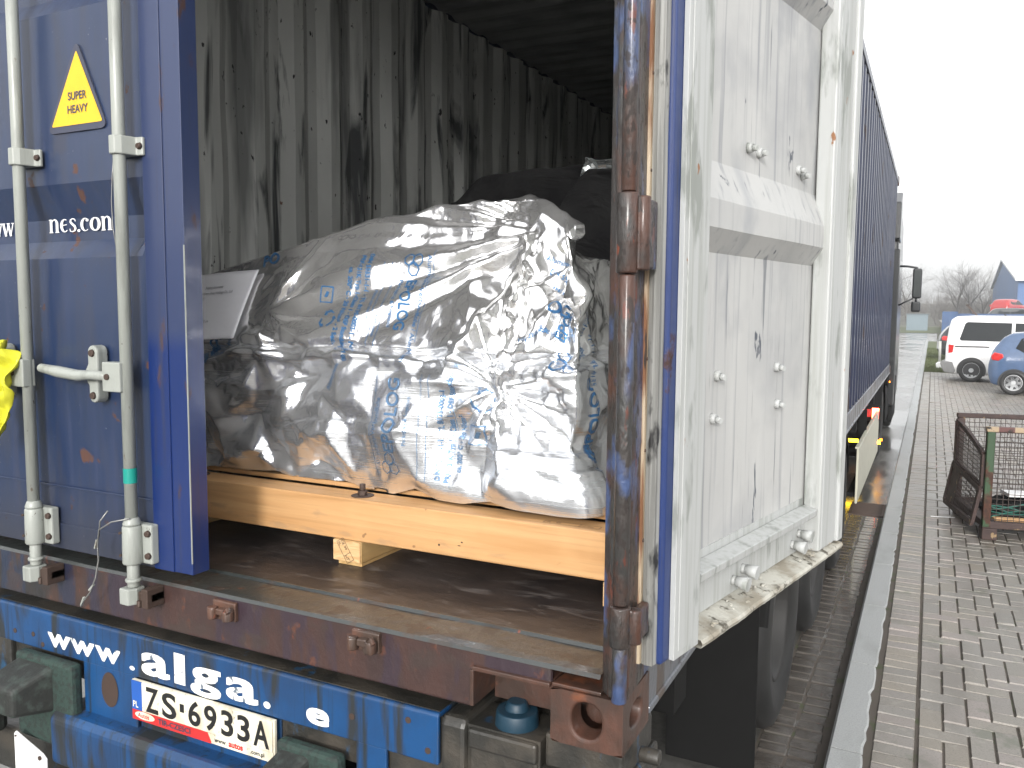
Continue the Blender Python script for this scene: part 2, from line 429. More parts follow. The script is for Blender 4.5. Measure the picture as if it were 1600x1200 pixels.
# trailer
m = Mat('trailer_blue', (.006, .055, .165), .4, coat=.2)
m.layer(m.noise((5, 5, 3), .42, .62, detail=6), (.007, .03, .085), .5, amt=.8)
m.layer(m.noise((13, 8, 2), .50, .60, detail=8, dist=.4), (.016, .018, .017), .6, amt=.95)
m.layer(m.noise((50, 50, 1.3), .56, .7, detail=6, off=(0, 0, .3)), (.012, .018, .020), .6, amt=.85)
m.bump(m.noise(80, .2, .8), .12, .002)
M['trailer_blue'] = m.done()
m = Mat('grime_and_shade', (.022, .021, .018), .5, coat=.2, coatr=.3)
m.layer(m.noise((8, 8, 8), .45, .65, detail=8), (.05, .042, .032), .7)
m.layer(m.noise((12, 12, 5), .64, .68, detail=8), (.012, .06, .13), .5, amt=.8)
m.bump(m.noise(50, .2, .8, detail=7), .4, .005)
M['grime_and_shade'] = m.done()
M['knob_teal'] = plain('knob_teal', (.008, .035, .06), .5)
M['chassis'] = plain('chassis', (.006, .006, .006), .75, spec=.2)
m = Mat('rubber', (.018, .02, .018), .6)
m.layer(m.noise((30, 30, 30), .5, .7, detail=8), (.07, .10, .085), .8, amt=.5)
m.bump(m.noise(90, .2, .8), .3, .003); M['rubber'] = m.done()
m = Mat('green_rubber', (.02, .042, .034), .75)
m.layer(m.noise((60, 60, 60), .45, .6, detail=8), (.015, .02, .018), .8, amt=.8)
m.bump(m.noise(120, .2, .8), .4, .003); M['green_rubber'] = m.done()
m = Mat('tyre', (.009, .009, .009), .6, coat=.12, coatr=.25)
m.layer(m.noise((14, 14, 14), .5, .7, detail=6), (.020, .019, .018), .7, amt=.6); M['tyre'] = m.done()
M['rim'] = plain('rim', (.022, .021, .020), .6, .2)
m = Mat('retro_white', (.86, .86, .83), .35)
m.layer(m.noise((34, 34, 20), .61, .65, detail=9), (.03, .06, .10), .6, amt=.9)
m.layer(m.noise((60, 60, 2.5), .56, .70, detail=6), (.38, .36, .30), .5, amt=.7)
M['retro_white'] = m.done()
m = Mat('plate_white', (.74, .70, .57), .4)
m.layer(m.noise((22, 22, 9), .45, .66, detail=8), (.48, .42, .30), .5, amt=.8)
m.layer(m.noise((90, 90, 60), .64, .70, detail=5), (.16, .12, .08), .6, amt=.7)
M['plate_white'] = m.done()
M['plate_ink'] = plain('plate_ink', (.015, .015, .015), .4)
M['plate_blue'] = plain('plate_blue', (.02, .10, .40), .4)
M['holder_red'] = plain('holder_red', (.55, .03, .03), .4)
M['cream_panel'] = plain('cream_panel', (.50, .49, .40), .4)
M['rail_grey'] = steel('rail_grey', (.10, .11, .13), .42, .5, (.07, .05, .04), (.03, .03, .035)).done()
M['yellow_cloth'] = plain('yellow_cloth', (.62, .60, .03), .8)
M['red_lit'] = emit('red_lit', (1, .06, .02), 30)
M['amber_lit'] = emit('amber_lit', (1, .22, .01), 3.0)
M['orange_lit'] = emit('orange_lit', (1, .42, .01), 12.0); M['yellow_lit'] = emit('yellow_lit', (1, .62, .02), 5.0)
# ground
m = Mat('wet_road', (.10, .098, .092), .10, spec=.6)
pud = m.noise((.9, .35, 1), .44, .54, detail=4)
m.layer(m.noise((30, 30, 30), .35, .65, detail=7), (.06, .058, .055), amt=.8)
m.layer(m.mul(pud, 1), (.15, .146, .135), .24)
m.bump(m.mul(m.noise((90, 90, 90), .2, .8, detail=5), pud), .35, .004); M['wet_road'] = m.done()
m = Mat('sett', (.10, .09, .08), .2, coat=.8, coatr=.08)
m.layer(m.noise((5, 10, 5), .4, .65, detail=4), (.06, .052, .045), .22)
m.bump(m.noise(70, .2, .8), .3, .004); M['sett'] = m.done()
m = Mat('granite', (.34, .35, .345), .55)
m.layer(m.noise((130, 130, 130), .45, .6, detail=4), (.26, .265, .27), .55, amt=.8)
m.layer(m.noise((5, 2, 5), .5, .7), (.24, .25, .24), .6, amt=.8)
m.bump(m.noise(150, .2, .8), .3, .002); M['granite'] = m.done()
m = Mat('paver', (.245, .215, .175), .45, spec=.45)
at = m.N.new('ShaderNodeAttribute'); at.attribute_name = 'shade'
m.layer(m.rng(at.outputs['Fac'], 0, .5), (.215, .20, .18)); m.layer(m.rng(at.outputs['Fac'], .55, 1), (.27, .23, .21))
m.layer(m.noise((1.2, .7, 1), .4, .65, detail=4), (.165, .155, .135), .28, amt=.7)
m.layer(m.noise((120, 120, 120), .5, .7, detail=3), (.10, .095, .085), amt=.55)
m.layer(m.noise((6, 6, 6), .60, .68, detail=8), (.10, .11, .075), amt=.6)
m.layer(m.noise((2.3, .9, 1), .54, .66, detail=8, off=(4, 4, 0)), (.12, .105, .085), .35, amt=.7)
m.layer(m.noise((16, 16, 16), .62, .68, detail=9), (.31, .29, .25), .6, amt=.5)
m.bump(m.noise(140, .2, .8), .25, .002); M['paver'] = m.done()
m = Mat('joint', (.075, .062, .050), .8)
m.layer(m.noise((9, 9, 9), .55, .65), (.05, .06, .025)); M['joint'] = m.done()
m = Mat('grass', (.07, .095, .028), .8)
m.layer(m.noise((6, 6, 6), .4, .65, detail=6), (.10, .105, .045)); m.bump(m.noise(60, .2, .8), .5, .02); M['grass'] = m.done()
m = Mat('far_ground', (.10, .11, .06), .9)
m.layer(m.noise((.1, .1, .1), .4, .6), (.13, .115, .08)); M['far_ground'] = m.done()

# ------------------------------------------------------------------ the ground
mb = MB(); mb.face([(-900, -900, -.03), (900, -900, -.03), (900, 900, -.03), (-900, 900, -.03)])
tag(mb.build('far_ground', M['far_ground']), kind='structure')
mb = MB(); mb.face([(-9, -40, 0), (.03, -40, 0), (.03, 88, 0), (-9, 88, 0)]); mb.face([(-60, 72, .002), (-9, 72, .002), (-9, 88, .002), (-60, 88, .002)])
mb.face([(.03, 7.1, -.001), (.235, 7.1, -.001), (.235, 88, -.001), (.03, 88, -.001)])
mb.face([(.235, 60, 0), (.9, 64, 0), (1.0, 88, 0), (.235, 88, 0)])
tag(mb.build('road', M['wet_road']), kind='structure')
# gutter of stone setts
mb = MB()
y = -3.0
while y < 7.1:
    L = .095+random.uniform(-.006, .006)
    z = -.012+random.uniform(-.004, .004)
    for x0, x1 in ((-.10, .026), (.034, .158)):
        dx = random.uniform(-.004, .004)
        mb.box(x0+dx, x1+dx, y, y+L-.010, -.1, z+.018)
    y += L
tag(mb.build('gutter', M['sett'], bevel=.006, seg=1), kind='structure')
mb = MB(); mb.face([(.158, -4, -.002), (.24, -4, -.002), (.24, 7.1, -.002), (.158, 7.1, -.002)]); mb.face([(-.11, -4, .0015), (.159, -4, .0015), (.159, 7.1, .0015), (-.11, 7.1, .0015)])
tag(mb.build('gutter_bed', M['joint']), kind='structure')
# kerb: one metre granite stones with chipped edges
mb = MB()
for k in range(-3, 62):
    y0 = k*1.0+.165; x0, x1 = .208, .358
    n = 14 if k < 9 else 3
    P = []
    ch = [max(0, random.gauss(0, .007)) if 0 < i < n else random.uniform(0, .012) for i in range(n+1)]
    rows = []
    for i in range(n+1):
        yy = y0+.005+(.990)*i/n; c = ch[i]
        dx = (.004 if i in (0, n) else 0)
        rows.append([(x0-.004, yy, -.06), (x0, yy, .085), (x0+.012, yy, .1), (x1-.012-c, yy, .1), (x1-c*.6, yy, .088), (x1, yy, -.02)])
    mb.grid(rows, smooth=False)
    mb.face(rows[0][::-1]); mb.face(rows[-1])
tag(mb.build('kerb', M['granite']), kind='structure')
# pavement: soldier course, then herringbone
mb = MB(); sh = []
lay_bm = mb.bm
def brick(x0, x1, y0, y1, z=.1):
    g = .0022; b = .005; dz = random.gauss(0, .0018); tx = random.gauss(0, .0014); z += dz
    x0 += g; x1 -= g; y0 += g; y1 -= g
    T = [(x0+b, y0+b, z+tx), (x1-b, y0+b, z-tx), (x1-b, y1-b, z-tx), (x0+b, y1-b, z+tx)]
    B = [(x0, y0, z-.011), (x1, y0, z-.011), (x1, y1, z-.011), (x0, y1, z-.011)]
    t = [mb.v(p) for p in T]; q = [mb.v(p) for p in B]; s_ = random.random()
    mb.bm.faces.new(t); sh.append(s_)
    for i in range(4):
        mb.bm.faces.new((q[i], q[(i+1)%4], t[(i+1)%4], t[i])); sh.append(s_)
y = -2.0
while y < 28.0:
    brick(.378, .548, y, y+.098); y += .098
U = .102; X0 = .556
for j in range(-22, 276):
    y0 = j*U
    if j % 4 != 3: pass
    i = 0
    nmax = 30 if j < 60 else 56
    for i in range(nmax):
        ph = (i-j) % 4
        # herringbone: ph 0,1 -> horizontal pair, ph 2,3 -> vertical pair
        if ph == 0:
            brick(X0+i*U, X0+(i+2 if i < nmax-1 else i+1)*U, y0, y0+U)
        elif ph == 1 and i == 0: brick(X0, X0+U, y0, y0+U)
        elif ph == 3: 
            brick(X0+i*U, X0+(i+1)*U, y0-0*U, y0+2*U)
bm_ = mb.bm; lay = bm_.faces.layers.float.new('shade'); bm_.faces.ensure_lookup_table()
for f_, s_ in zip(bm_.faces, sh): f_[lay] = s_
tag(mb.build('pavement', M['paver'], recalc=False), kind='structure')
mb = MB(); mb.face([(.34, -30, .0925), (6.4, -30, .0925), (6.4, 28.1, .0925), (.34, 28.1, .0925)])
tag(mb.build('pavement_bed', M['joint']), kind='structure')
mb = MB(); mb.face([(3.6, -30, .094), (40, -30, .094), (40, 60, .094), (6.2, 60, .094), (6.2, 28.1, .0941), (3.6, 10, .094)][:4]) if False else None
mb = MB(); mb.face([(6.25, -30, .0975), (60, -30, .0975), (60, 62, .0975), (6.25, 62, .0975)]); mb.face([(1.25, 33, .0965), (6.25, 33, .0965), (6.25, 62, .0965), (1.0, 62, .0965)])
tag(mb.build('parking_area', M['paver']), kind='structure')
# ------------------------------------------------------------------ grass verge
mb = MB()
mb.grid([[(x, y, .10+.02*noise.noise(Vector((x*3, y, 0)))) for x in (.36, .6, .9, 1.25, 1.7)] for y in np.linspace(28.1, 60, 30)])
gb = mb
for k in range(9000):
    x = random.uniform(.37, 1.68); y = 28.1+random.random()**1.5*20; h = random.uniform(.03, .09); a = random.uniform(0, 6.3)
    dx, dy = math.cos(a)*.008, math.sin(a)*.008
    gb.face([(x-dx, y-dy, .1), (x+dx, y+dy, .1), (x+random.uniform(-.02, .02), y+random.uniform(-.02, .02), .1+h)])
tag(gb.build('grass', M['grass'], recalc=False), kind='stuff', label=None)
mb = MB(); mb.grid([[(x, y, .02+.5*max(0, noise.noise(Vector((x*.05, y*.05, 0))))) for x in np.linspace(-60, 20, 30)] for y in np.linspace(88.5, 108, 8)])
tag(mb.build('verge', M['grass']), kind='structure')
# ------------------------------------------------------------------ text helpers
def text_mesh(body, size, offset=0, extrude=0, align='LEFT', spacing=1.0):
    cu = bpy.data.curves.new('t', 'FONT'); cu.body = body; cu.size = size; cu.offset = offset; cu.extrude = extrude
    cu.align_x = align; cu.resolution_u = 4; cu.space_character = spacing
    o = bpy.data.objects.new('t', cu); C.objects.link(o)
    bpy.context.view_layer.update()
    me = bpy.data.meshes.new_from_object(o.evaluated_get(bpy.context.evaluated_depsgraph_get()))
    bpy.data.objects.remove(o); bpy.data.curves.remove(cu); return me
def add_text(mb, body, size, fn, sx=1, **k):
    """add a text's faces to mb; fn maps (x, y) on the text plane to a 3-D point"""
    me = text_mesh(body, size, **k); vs = [mb.v(fn(v.co.x*sx, v.co.y)) for v in me.vertices]
    for p in me.polygons:
        try: mb.bm.faces.new([vs[i] for i in p.vertices])
        except ValueError: pass
    bpy.data.meshes.remove(me)
def stroke(mb, pts, wd, fn):
    pts = [Vector((p[0], p[1])) for p in pts]
    Lp, Rp = [], []
    for i, p in enumerate(pts):
        d = (pts[min(i+1, len(pts)-1)]-pts[max(i-1, 0)]).normalized(); n = Vector((-d.y, d.x))
        wi = wd[i] if isinstance(wd, (list, tuple)) else wd
        Lp.append(p+n*wi/2); Rp.append(p-n*wi/2)
    for i in range(len(pts)-1):
        mb.face([fn(*q) for q in (Lp[i], Lp[i+1], Rp[i+1], Rp[i])])
def arc(cx, cy, rx, ry, a0, a1, n=14):
    return [(cx+rx*math.cos(R(a0+(a1-a0)*i/n)), cy+ry*math.sin(R(a0+(a1-a0)*i/n))) for i in range(n+1)]
def serif_text(mb, s, fn0):
    x = 0.0; eps = [0]
    for ch in s:
        def fn(u, v, x=x): return fn0(x+u, v, eps[0])
        def st(p, wd): eps[0] += 1; stroke(mb, p, wd, fn)
        T, H = .17, .055
        if ch in 'nm':
            st([(.13, 0), (.13, .96)], T); st([(0, .02), (.27, .02)], H); st([(-.01, .93), (.14, .96)], H)
            k = 1 if ch == 'n' else 2
            for q in range(k):
                b = .13+q*.40
                st([(b+.06, .74), (b+.14, .90), (b+.24, .95), (b+.34, .88), (b+.40, .70)], [.04, .07, .1, .13, T]); st([(b+.40, .72), (b+.40, 0)], T); st([(b+.27, .02), (b+.54, .02)], H)
            x += .76 if ch == 'n' else 1.16
        elif ch == 'o':
            a = arc(.32, .48, .25, .44, 90, 450, 28); st(a, [.06+.12*abs(math.cos(R(90+360*i/28))) for i in range(29)]); x += .70
        elif ch == 'c':
            a = arc(.30, .48, .23, .44, 50, 310, 20); st(a, [.05+.12*max(0, -math.cos(R(50+260*i/20))) for i in range(21)])
            st(arc(.42, .78, .06, .06, 0, 360, 10), .07); x += .60
        elif ch == 'e':
            a = arc(.29, .48, .22, .44, 60, 310, 20); st(a, [.06+.12*max(0, -math.cos(R(60+250*i/20))) for i in range(21)])
            st([(.12, .50), (.42, .54)], .06); x += .56
        elif ch == 's':
            st([(.42, .74), (.38, .90), (.24, .95), (.12, .86), (.10, .72), (.22, .56), (.36, .42), (.42, .24), (.36, .08), (.22, .02), (.08, .06), (.05, .24)], [.05, .06, .07, .1, .13, .15, .15, .13, .1, .07, .06, .05]); x += .54
        elif ch == 'w':
            for a_ in (.0, .36):
                st([(a_+.06, .96), (a_+.24, 0)], .15); st([(a_+.24, .0), (a_+.42, .94)], .06); st([(a_-.04, .95), (a_+.2, .95)], H)
            st([(.68, .95), (.86, .95)], H); x += .88
        elif ch == '.':
            st(arc(.09, .07, .05, .05, 0, 360, 10), .1); x += .22

# ------------------------------------------------------------------ the container
ZC = 1.07; CH = 2.896; CL = 12.192; CW = 2.438
cont = thing('shipping_container', (-1.219, 0, ZC), 'long blue corrugated steel shipping container on the trailer, one rear door swung wide open', 'shipping container')
def wave(y):           # trapezoid corrugation, pitch 278 mm, depth 36 mm
    t = (y % .278)/.278
    if t < .25: return 0
    if t < .5: return (t-.25)/.25
    if t < .75: return 1
    return 1-(t-.75)/.25
ys = []
y = .20
while y < CL-.17:
    for q in (0, .25, .5, .75): ys.append(y+q*.278)
    y += .278
ys = [q for q in ys if q < CL-.16]+[CL-.16]
def side(x_out, x_in, name, mt, zr=(ZC+.16, ZC+2.80), dent=0):
    mb = MB(); rows = []
    fine = []
    for a, b in zip(ys, ys[1:]): fine += [a, (a+b)/2]
    fine.append(ys[-1])
    for z in np.linspace(zr[0], zr[1], 26):
        row = []
        for q in fine:
            x = x_out+(x_in-x_out)*wave(q-.2)
            n = noise.noise(Vector((q*1.7, z*1.3, 3)))*.5+noise.noise(Vector((q*5, z*3, 9)))*.25
            x += dent*n; qq = q+dent*.8*noise.noise(Vector((q*3, z*2.2, 20)))
            row.append((x, qq, z))
        rows.append(row)
    mb.grid(rows, smooth=False)
    o = mb.build(name, mt, cont, recalc=False); return o
lab(side(-.012, -.048, 'side_wall', M['side_blue'], dent=.004), 'dark blue corrugated outside of the kerb side wall')
lab(side(-.056, -.092, 'side_wall_lining', M['inner_grey'], dent=.004), 'scuffed grey inside of the kerb side wall')
lab(side(-CW+.012, -CW+.048, 'side_wall', M['side_blue'], dent=.004), 'dark blue outside of the far side wall')
lab(side(-CW+.056, -CW+.092, 'side_wall_lining', M['inner_grey'], dent=.012), 'scuffed grey corrugated inside of the far side wall')
mb = MB()
rows = []
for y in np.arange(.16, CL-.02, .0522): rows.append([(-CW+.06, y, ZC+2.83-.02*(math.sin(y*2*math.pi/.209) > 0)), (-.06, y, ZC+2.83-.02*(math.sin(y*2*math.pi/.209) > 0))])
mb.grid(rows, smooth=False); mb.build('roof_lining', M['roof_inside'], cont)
mb = MB(); mb.box(-CW+.02, -.02, .1, CL-.02, ZC+2.86, ZC+2.885); mb.build('roof', M['side_blue'], cont)
mb = MB(); mb.box(-CW+.03, -.03, CL-.06, CL-.03, ZC+.15, ZC+2.82); mb.build('front_wall', M['inner_grey'], cont)
for x0, x1 in ((-.062, -.004), (-CW+.004, -CW+.062)):
    mb = MB(); mb.box(x0, x1, .175, CL-.175, ZC+2.80, ZC+2.872); mb.build('top_rail', M['side_blue'], cont, bevel=.006)
    mb = MB(); mb.box(x0, x1, .18, CL-.18, ZC+.022, ZC+.158)
    if x0 > -1:
        # bent lip and ragged road-dirt crust along the bottom rail
        mb.box(x0-.004, x1+.006, .18, CL-.18, ZC+.012, ZC+.030)
    mb.build('bottom_rail', M['rail_grey'], cont, bevel=.005)
mb = MB(); mb.box(-CW+.094, -.094, .128, CL-.07, 1.205, 1.235); mb.build('floor', M['floor'], cont)
mb = MB()
for k in range(39): mb.box(-CW+.06, -.06, .35+k*.3, .40+k*.3, 1.10, 1.203)
mb.build('floor_cross_member', M['chassis'], cont)
# rear sill: face with cut-out on the right, sloped top plate
mb = MB()
zb, zt, zc_ = 1.097, 1.232, 1.187
mb.prism([(-CW+.165, zb), (-.352, zb), (-.352, zc_), (-.163, zc_), (-.163, zt), (-CW+.165, zt)], 1, 0.0, .016)
o = mb.build('rear_sill', M['sill_steel'], cont, bevel=.006)
mb = MB()
rows = []
for x in np.linspace(-CW+.165, -.052, 60):
    n = lambda s: .0022*noise.noise(Vector((x*4, s*7, 1)))
    rows.append([(x, -.002, zt-.006), (x, .004, zt+.002+n(1)), (x, .030, zt+.003+n(2)), (x, .07, zt+.0035+n(3)), (x, .118, zt+.005+n(4)), (x, .124, zt+.011), (x, .130, zt+.0115), (x, .131, zt+.001)])
mb.grid(rows, smooth=False)
mb.build('sill_plate', M['sill_top'], cont, recalc=False)
# pocket in the sill over the trailer's twist lock
mb = MB()
mb.box(-.352, -.163, -.010, .10, zc_, zc_+.010); mb.box(-.360, -.350, -.006, .10, 1.102, zc_-.001)
mb.box(-.352, -.163, .10, .104, 1.08, zc_-.001)
mb.build('sill_pocket', M['casting_rust'], cont, bevel=.002)
def casting(x0, y0, z0, sx=1, up=False):
    """ISO corner casting with the oval holes in its end and side"""
    mb = MB(); W_, L_, H_ = .162, .178, .118
    fx = lambda a: x0 - sx*a          # a measured inwards from the outer side
    mb.plate_hole(W_/2, H_/2, W_/2, H_/2, .034, .040, lambda u, v, d: (fx(u), y0+d, z0+v), .05, k=2.3)
    mb.plate_hole(L_/2, H_/2, L_/2, H_/2, .040, .027, lambda u, v, d: (fx(d), y0+u, z0+v), .05, k=2.3)
    P = lambda a, b, c: (fx(a), y0+b, z0+c)
    mb.face([P(0, 0, H_), P(W_, 0, H_), P(W_, L_, H_), P(0, L_, H_)])
    mb.face([P(0, 0, 0), P(W_, 0, 0), P(W_, L_, 0), P(0, L_, 0)])
    mb.face([P(W_, 0, 0), P(W_, L_, 0), P(W_, L_, H_), P(W_, 0, H_)])
    mb.face([P(0, L_, 0), P(W_, L_, 0), P(W_, L_, H_), P(0, L_, H_)])
    bmesh.ops.remove_doubles(mb.bm, verts=mb.bm.verts, dist=1e-5)
    # inner dark core so that one looks into a dirty hollow
    mb.cyl(P(W_/2, .07, .05), P(W_/2, .15, .055), .03, .02, 12)
    return mb
for (cx, cy, cz, s) in ((0, -.004, ZC, 1), (-CW, -.004, ZC, -1), (0, -.004, ZC+CH-.118, 1), (-CW, -.004, ZC+CH-.118, -1),
                        (0, CL-.174, ZC, 1), (-CW, CL-.174, ZC, -1), (0, CL-.174, ZC+CH-.118, 1), (-CW, CL-.174, ZC+CH-.118, -1)):
    casting(cx, cy, cz, s).build('corner_casting', M['casting_rust'], cont, bevel=.007, seg=3)
# step plate on top of the casting, flush with the post
mb = MB(); mb.prism([(-.162, .000), (-.05, .000), (-.05, .10), (-.150, .10)], 2, 1.189, 1.197)
mb.build('casting_cap', M['casting_rust'], cont, bevel=.002)
# corner posts
mb = MB()
prof = [(-.040, .010)]+[(-.030+.010*math.cos(R(a)), .010+.010*math.sin(R(a))) for a in (225, 270)]+[(-.010+.016*math.cos(R(a)), .012+.016*math.sin(R(a))) for a in range(270, 361, 15)]+[(.004, .05), (-.004, .20), (-.055, .20), (-.055, .02)]
mb.prism(prof, 2, 1.190, ZC+CH-.119)
for f in mb.bm.faces: f.smooth = False
mb.build('corner_post', M['post_steel'], cont, bevel=.003)
mb = MB(); mb.box(-CW+.004, -CW+.06, .002, .19, 1.19, ZC+CH-.119); mb.build('corner_post', M['post_steel'], cont, bevel=.01)
mb = MB(); mb.box(-CW+.165, -.165, .0, .12, ZC+CH-.13, ZC+CH-.01); mb.build('door_header', M['frame_blue'], cont, bevel=.01)
# rounded hinge pillar in front of the post: pin segments between the hinge lugs
hx, hy = -.004, -.020
for z0, z1, r in ((1.196, 1.312, .0155), (1.400, 2.058, .0165), (2.216, 2.95, .0150), (3.11, 3.83, .0150)):
    mb = MB(); mb.cyl((hx, hy, z0), (hx, hy, z1), r, n=20); mb.build('hinge_pin', M['post_steel'], cont, bevel=.003)
for z0, z1 in ((1.314, 1.398), (2.060, 2.214), (2.952, 3.108)):
    mb = MB(); mb.cyl((hx, hy-.002, z0), (hx, hy-.002, z1), .0215, n=20); 
    mb.cyl((hx+.026, hy+.012, z0+.006), (hx+.026, hy+.012, z1-.006), .015, n=16); mb.box(hx, hx+.026, hy-.004, hy+.012, z0+.006, z1-.006); mb.box(hx+.018, hx+.036, hy+.012, hy+.075, z0+.010, z1-.010)
    mb.build('hinge', M['post_steel'], cont, bevel=.004)
# sill lugs and cams
for x, z in ((-1.097, 1.192), (-.642, 1.196)):
    mb = MB(); mb.box(x-.040, x+.040, -.012, .0, z-.022, z+.028); mb.cyl((x-.030, -.022, z-.018), (x-.030, -.022, z+.014), .014, n=10); mb.cyl((x+.026, -.024, z-.016), (x+.026, -.024, z+.012), .015, n=10)
    mb.box(x-.014, x+.014, -.030, -.01, z-.004, z+.014)
    mb.bar((x+.006, -.02, z-.018), (x+.038, -.034, z+.020), .010, .018)
    for v_ in mb.bm.verts: v_.co += Vector((random.uniform(-1, 1), random.uniform(-1, 1), random.uniform(-1, 1)))*.0018
    mb.build('cam_keeper', M['lug_rust'], cont, bevel=.003)

# door leaf, local frame: s from hinge, t from outer face inwards, z up
DT = .058; SW = 1.218
RIB = [(z+.68*k) for k in range(3) for z in (2.125,)]
def panel_t(z, s_w):
    for z0 in RIB:
        if z0 <= z <= z0+.052: return (z-z0)/.052
        if z0+.052 < z < z0+.115: return 1
        if z0+.115 <= z <= z0+.21: return 1-(z-z0-.115)/.095
    return 0
def leaf(map_, parent, right):
    def mk(): return MB(map_)
    pm = [M['door_blue'], M['door_white']]
    # corrugated panel: outer skin and inner skin 3 mm apart
    zs = [1.30]
    for z0 in RIB: zs += [z0, z0+.052, z0+.115, z0+.21]
    zs.append(3.80)
    allz = sorted(set([round(float(q), 4) for a, b in zip(zs, zs[1:]) for q in np.linspace(a, b, max(2, int((b-a)/.03)))]))
    ss = np.linspace(.13, 1.085, 34)
    for which, off, mt in (('outer', .004, M['door_blue']), ('inner', .0075, M['door_white'])):
        mb = mk(); rows = []
        for z in allz:
            row = []
            for s in ss:
                e = min((s-.13)/.045, (1.085-s)/.045, 1)      # ribs die out at the stiles
                n = .0028*noise.noise(Vector((s*3, z*2.4, 5 if right else 2)))+.0012*noise.noise(Vector((s*9, z*7, 5)))
                row.append((s, off+.036*panel_t(z, s)*e+n*e, z))
            rows.append(row)
        mb.grid(rows, smooth=False)
        o = mb.build('door_panel', mt, parent, recalc=False)
        o['label'] = 'blue outside skin of the door' if which == 'outer' else 'scuffed white inside skin of the door'
    return
# LEFT (closed) leaf
dl = None
Ml = Matrix(((1, 0, 0, -CW+.001), (0, 1, 0, .0), (0, 0, 1, 0), (0, 0, 0, 1)))
mb = MB(Ml); mb.box(1.075, SW, 0, DT, 1.268, 3.84)      # free-edge stile
mb.box(1.075, 1.150, -.0035, 0.0, 1.268, 3.84)
door = mb.build('closed_door', M['frame_blue'], cont, bevel=.006, seg=3); lab(door, 'closed left blue rear door with lock rods and yellow warning triangle')
ORG[door.name] = ORG[cont.name]
mb = MB(Ml); mb.box(0.01, .13, 0, DT, 1.268, 3.84); mb.box(.13, 1.0745, .001, DT, 1.268, 1.345); mb.box(.13, 1.0745, .001, DT, 3.76, 3.84); mb.box(.13, 1.0745, -.002, .001, 1.455, 1.461)
mb.build('door_frame', M['door_blue'], door, bevel=.004)
leaf(Ml, door, False)
# worn pale edge of the leaf
mb = MB(); mb.box(-1.2205, -1.2182, -.0022, .0010, 1.30, 2.15)
mb.build('worn_edge', M['rod_grey'], door)
def rod(x, door, teal):
    y = -.042; 
    mb = MB(); mb.cyl((x, y, 1.285), (x, y, 3.80), .0165, n=20)
    r = mb.build('lock_rod', M['rod_grey'], door)
    for z in (2.41, 3.30):
        mb = MB(); mb.prism([(x-.052, -.003), (x-.052, -.012), (x-.032, -.016), (x-.022, -.052), (x-.010, -.066), (x+.010, -.066), (x+.022, -.052), (x+.032, -.016), (x+.052, -.012), (x+.052, -.003)], 2, z-.024, z+.024)
        mb.build('rod_bracket', M['rod_grey'], door, bevel=.003)
        mb = MB()
        for sx in (-1, 1): mb.cyl((x+sx*.042, -.013, z), (x+sx*.042, -.021, z), .010, .007, 10)
        mb.build('bracket_bolt', M['bolt_dark'], door)
    # foot bearing
    mb = MB(); mb.cyl((x, y, 1.287), (x, y, 1.395), .0270, .0255, n=20); mb.cyl((x, y, 1.395), (x, y, 1.418), .0255, .0175, n=20)
    mb.box(x-.014, x+.058, -.028, -.002, 1.286, 1.396); mb.box(x-.032, x-.012, -.034, -.002, 1.290, 1.392)
    mb.build('rod_foot', M['rod_grey'], door, bevel=.005)
    mb = MB()
    for z in (1.310, 1.372):
        mb.cyl((x+.046, -.027, z), (x+.046, -.036, z), .010, .008, 10); mb.cyl((x-.022, -.060, z+.002), (x-.022, -.066, z+.002), .004, .004, 8)
    mb.build('foot_bolt', M['bolt_dark'], door)
    mb = MB(); mb.cyl((x, y, 1.222), (x, y, 1.287), .0165, n=16); mb.cyl((x, y, 1.236), (x, y, 1.247), .022, n=16)
    mb.prism([(x-.026, -.070), (x+.010, -.072), (x+.022, -.050), (x+.020, -.022), (x-.018, -.018), (x-.026, -.040)], 2, 1.176, 1.222)
    mb.bar((x-.020, -.07, 1.180), (x-.020, -.07, 1.225), .012, .02)
    mb.build('rod_cam', M['rod_grey'], door, bevel=.004)
    mb = MB(); mb.box(x+.006, x+.070, -.046, -.001, 1.186, 1.212); mb.box(x+.046, x+.070, -.058, -.001, 1.172, 1.226); mb.cyl((x+.03, -.05, 1.170), (x+.03, -.05, 1.19), .008, n=8)
    mb.build('cam_keeper', M['bolt_dark'], cont, bevel=.004)
    return r
rod(-1.820, door, False); rod(-1.400, door, True)
mb = MB(); mb.cyl((-1.400, -.042, 1.512), (-1.400, -.042, 1.553), .0178, n=24, cap=False); lab(mb.build('tape', M['teal_tape'], door, recalc=True), 'teal tape wrapped round the lock rod')
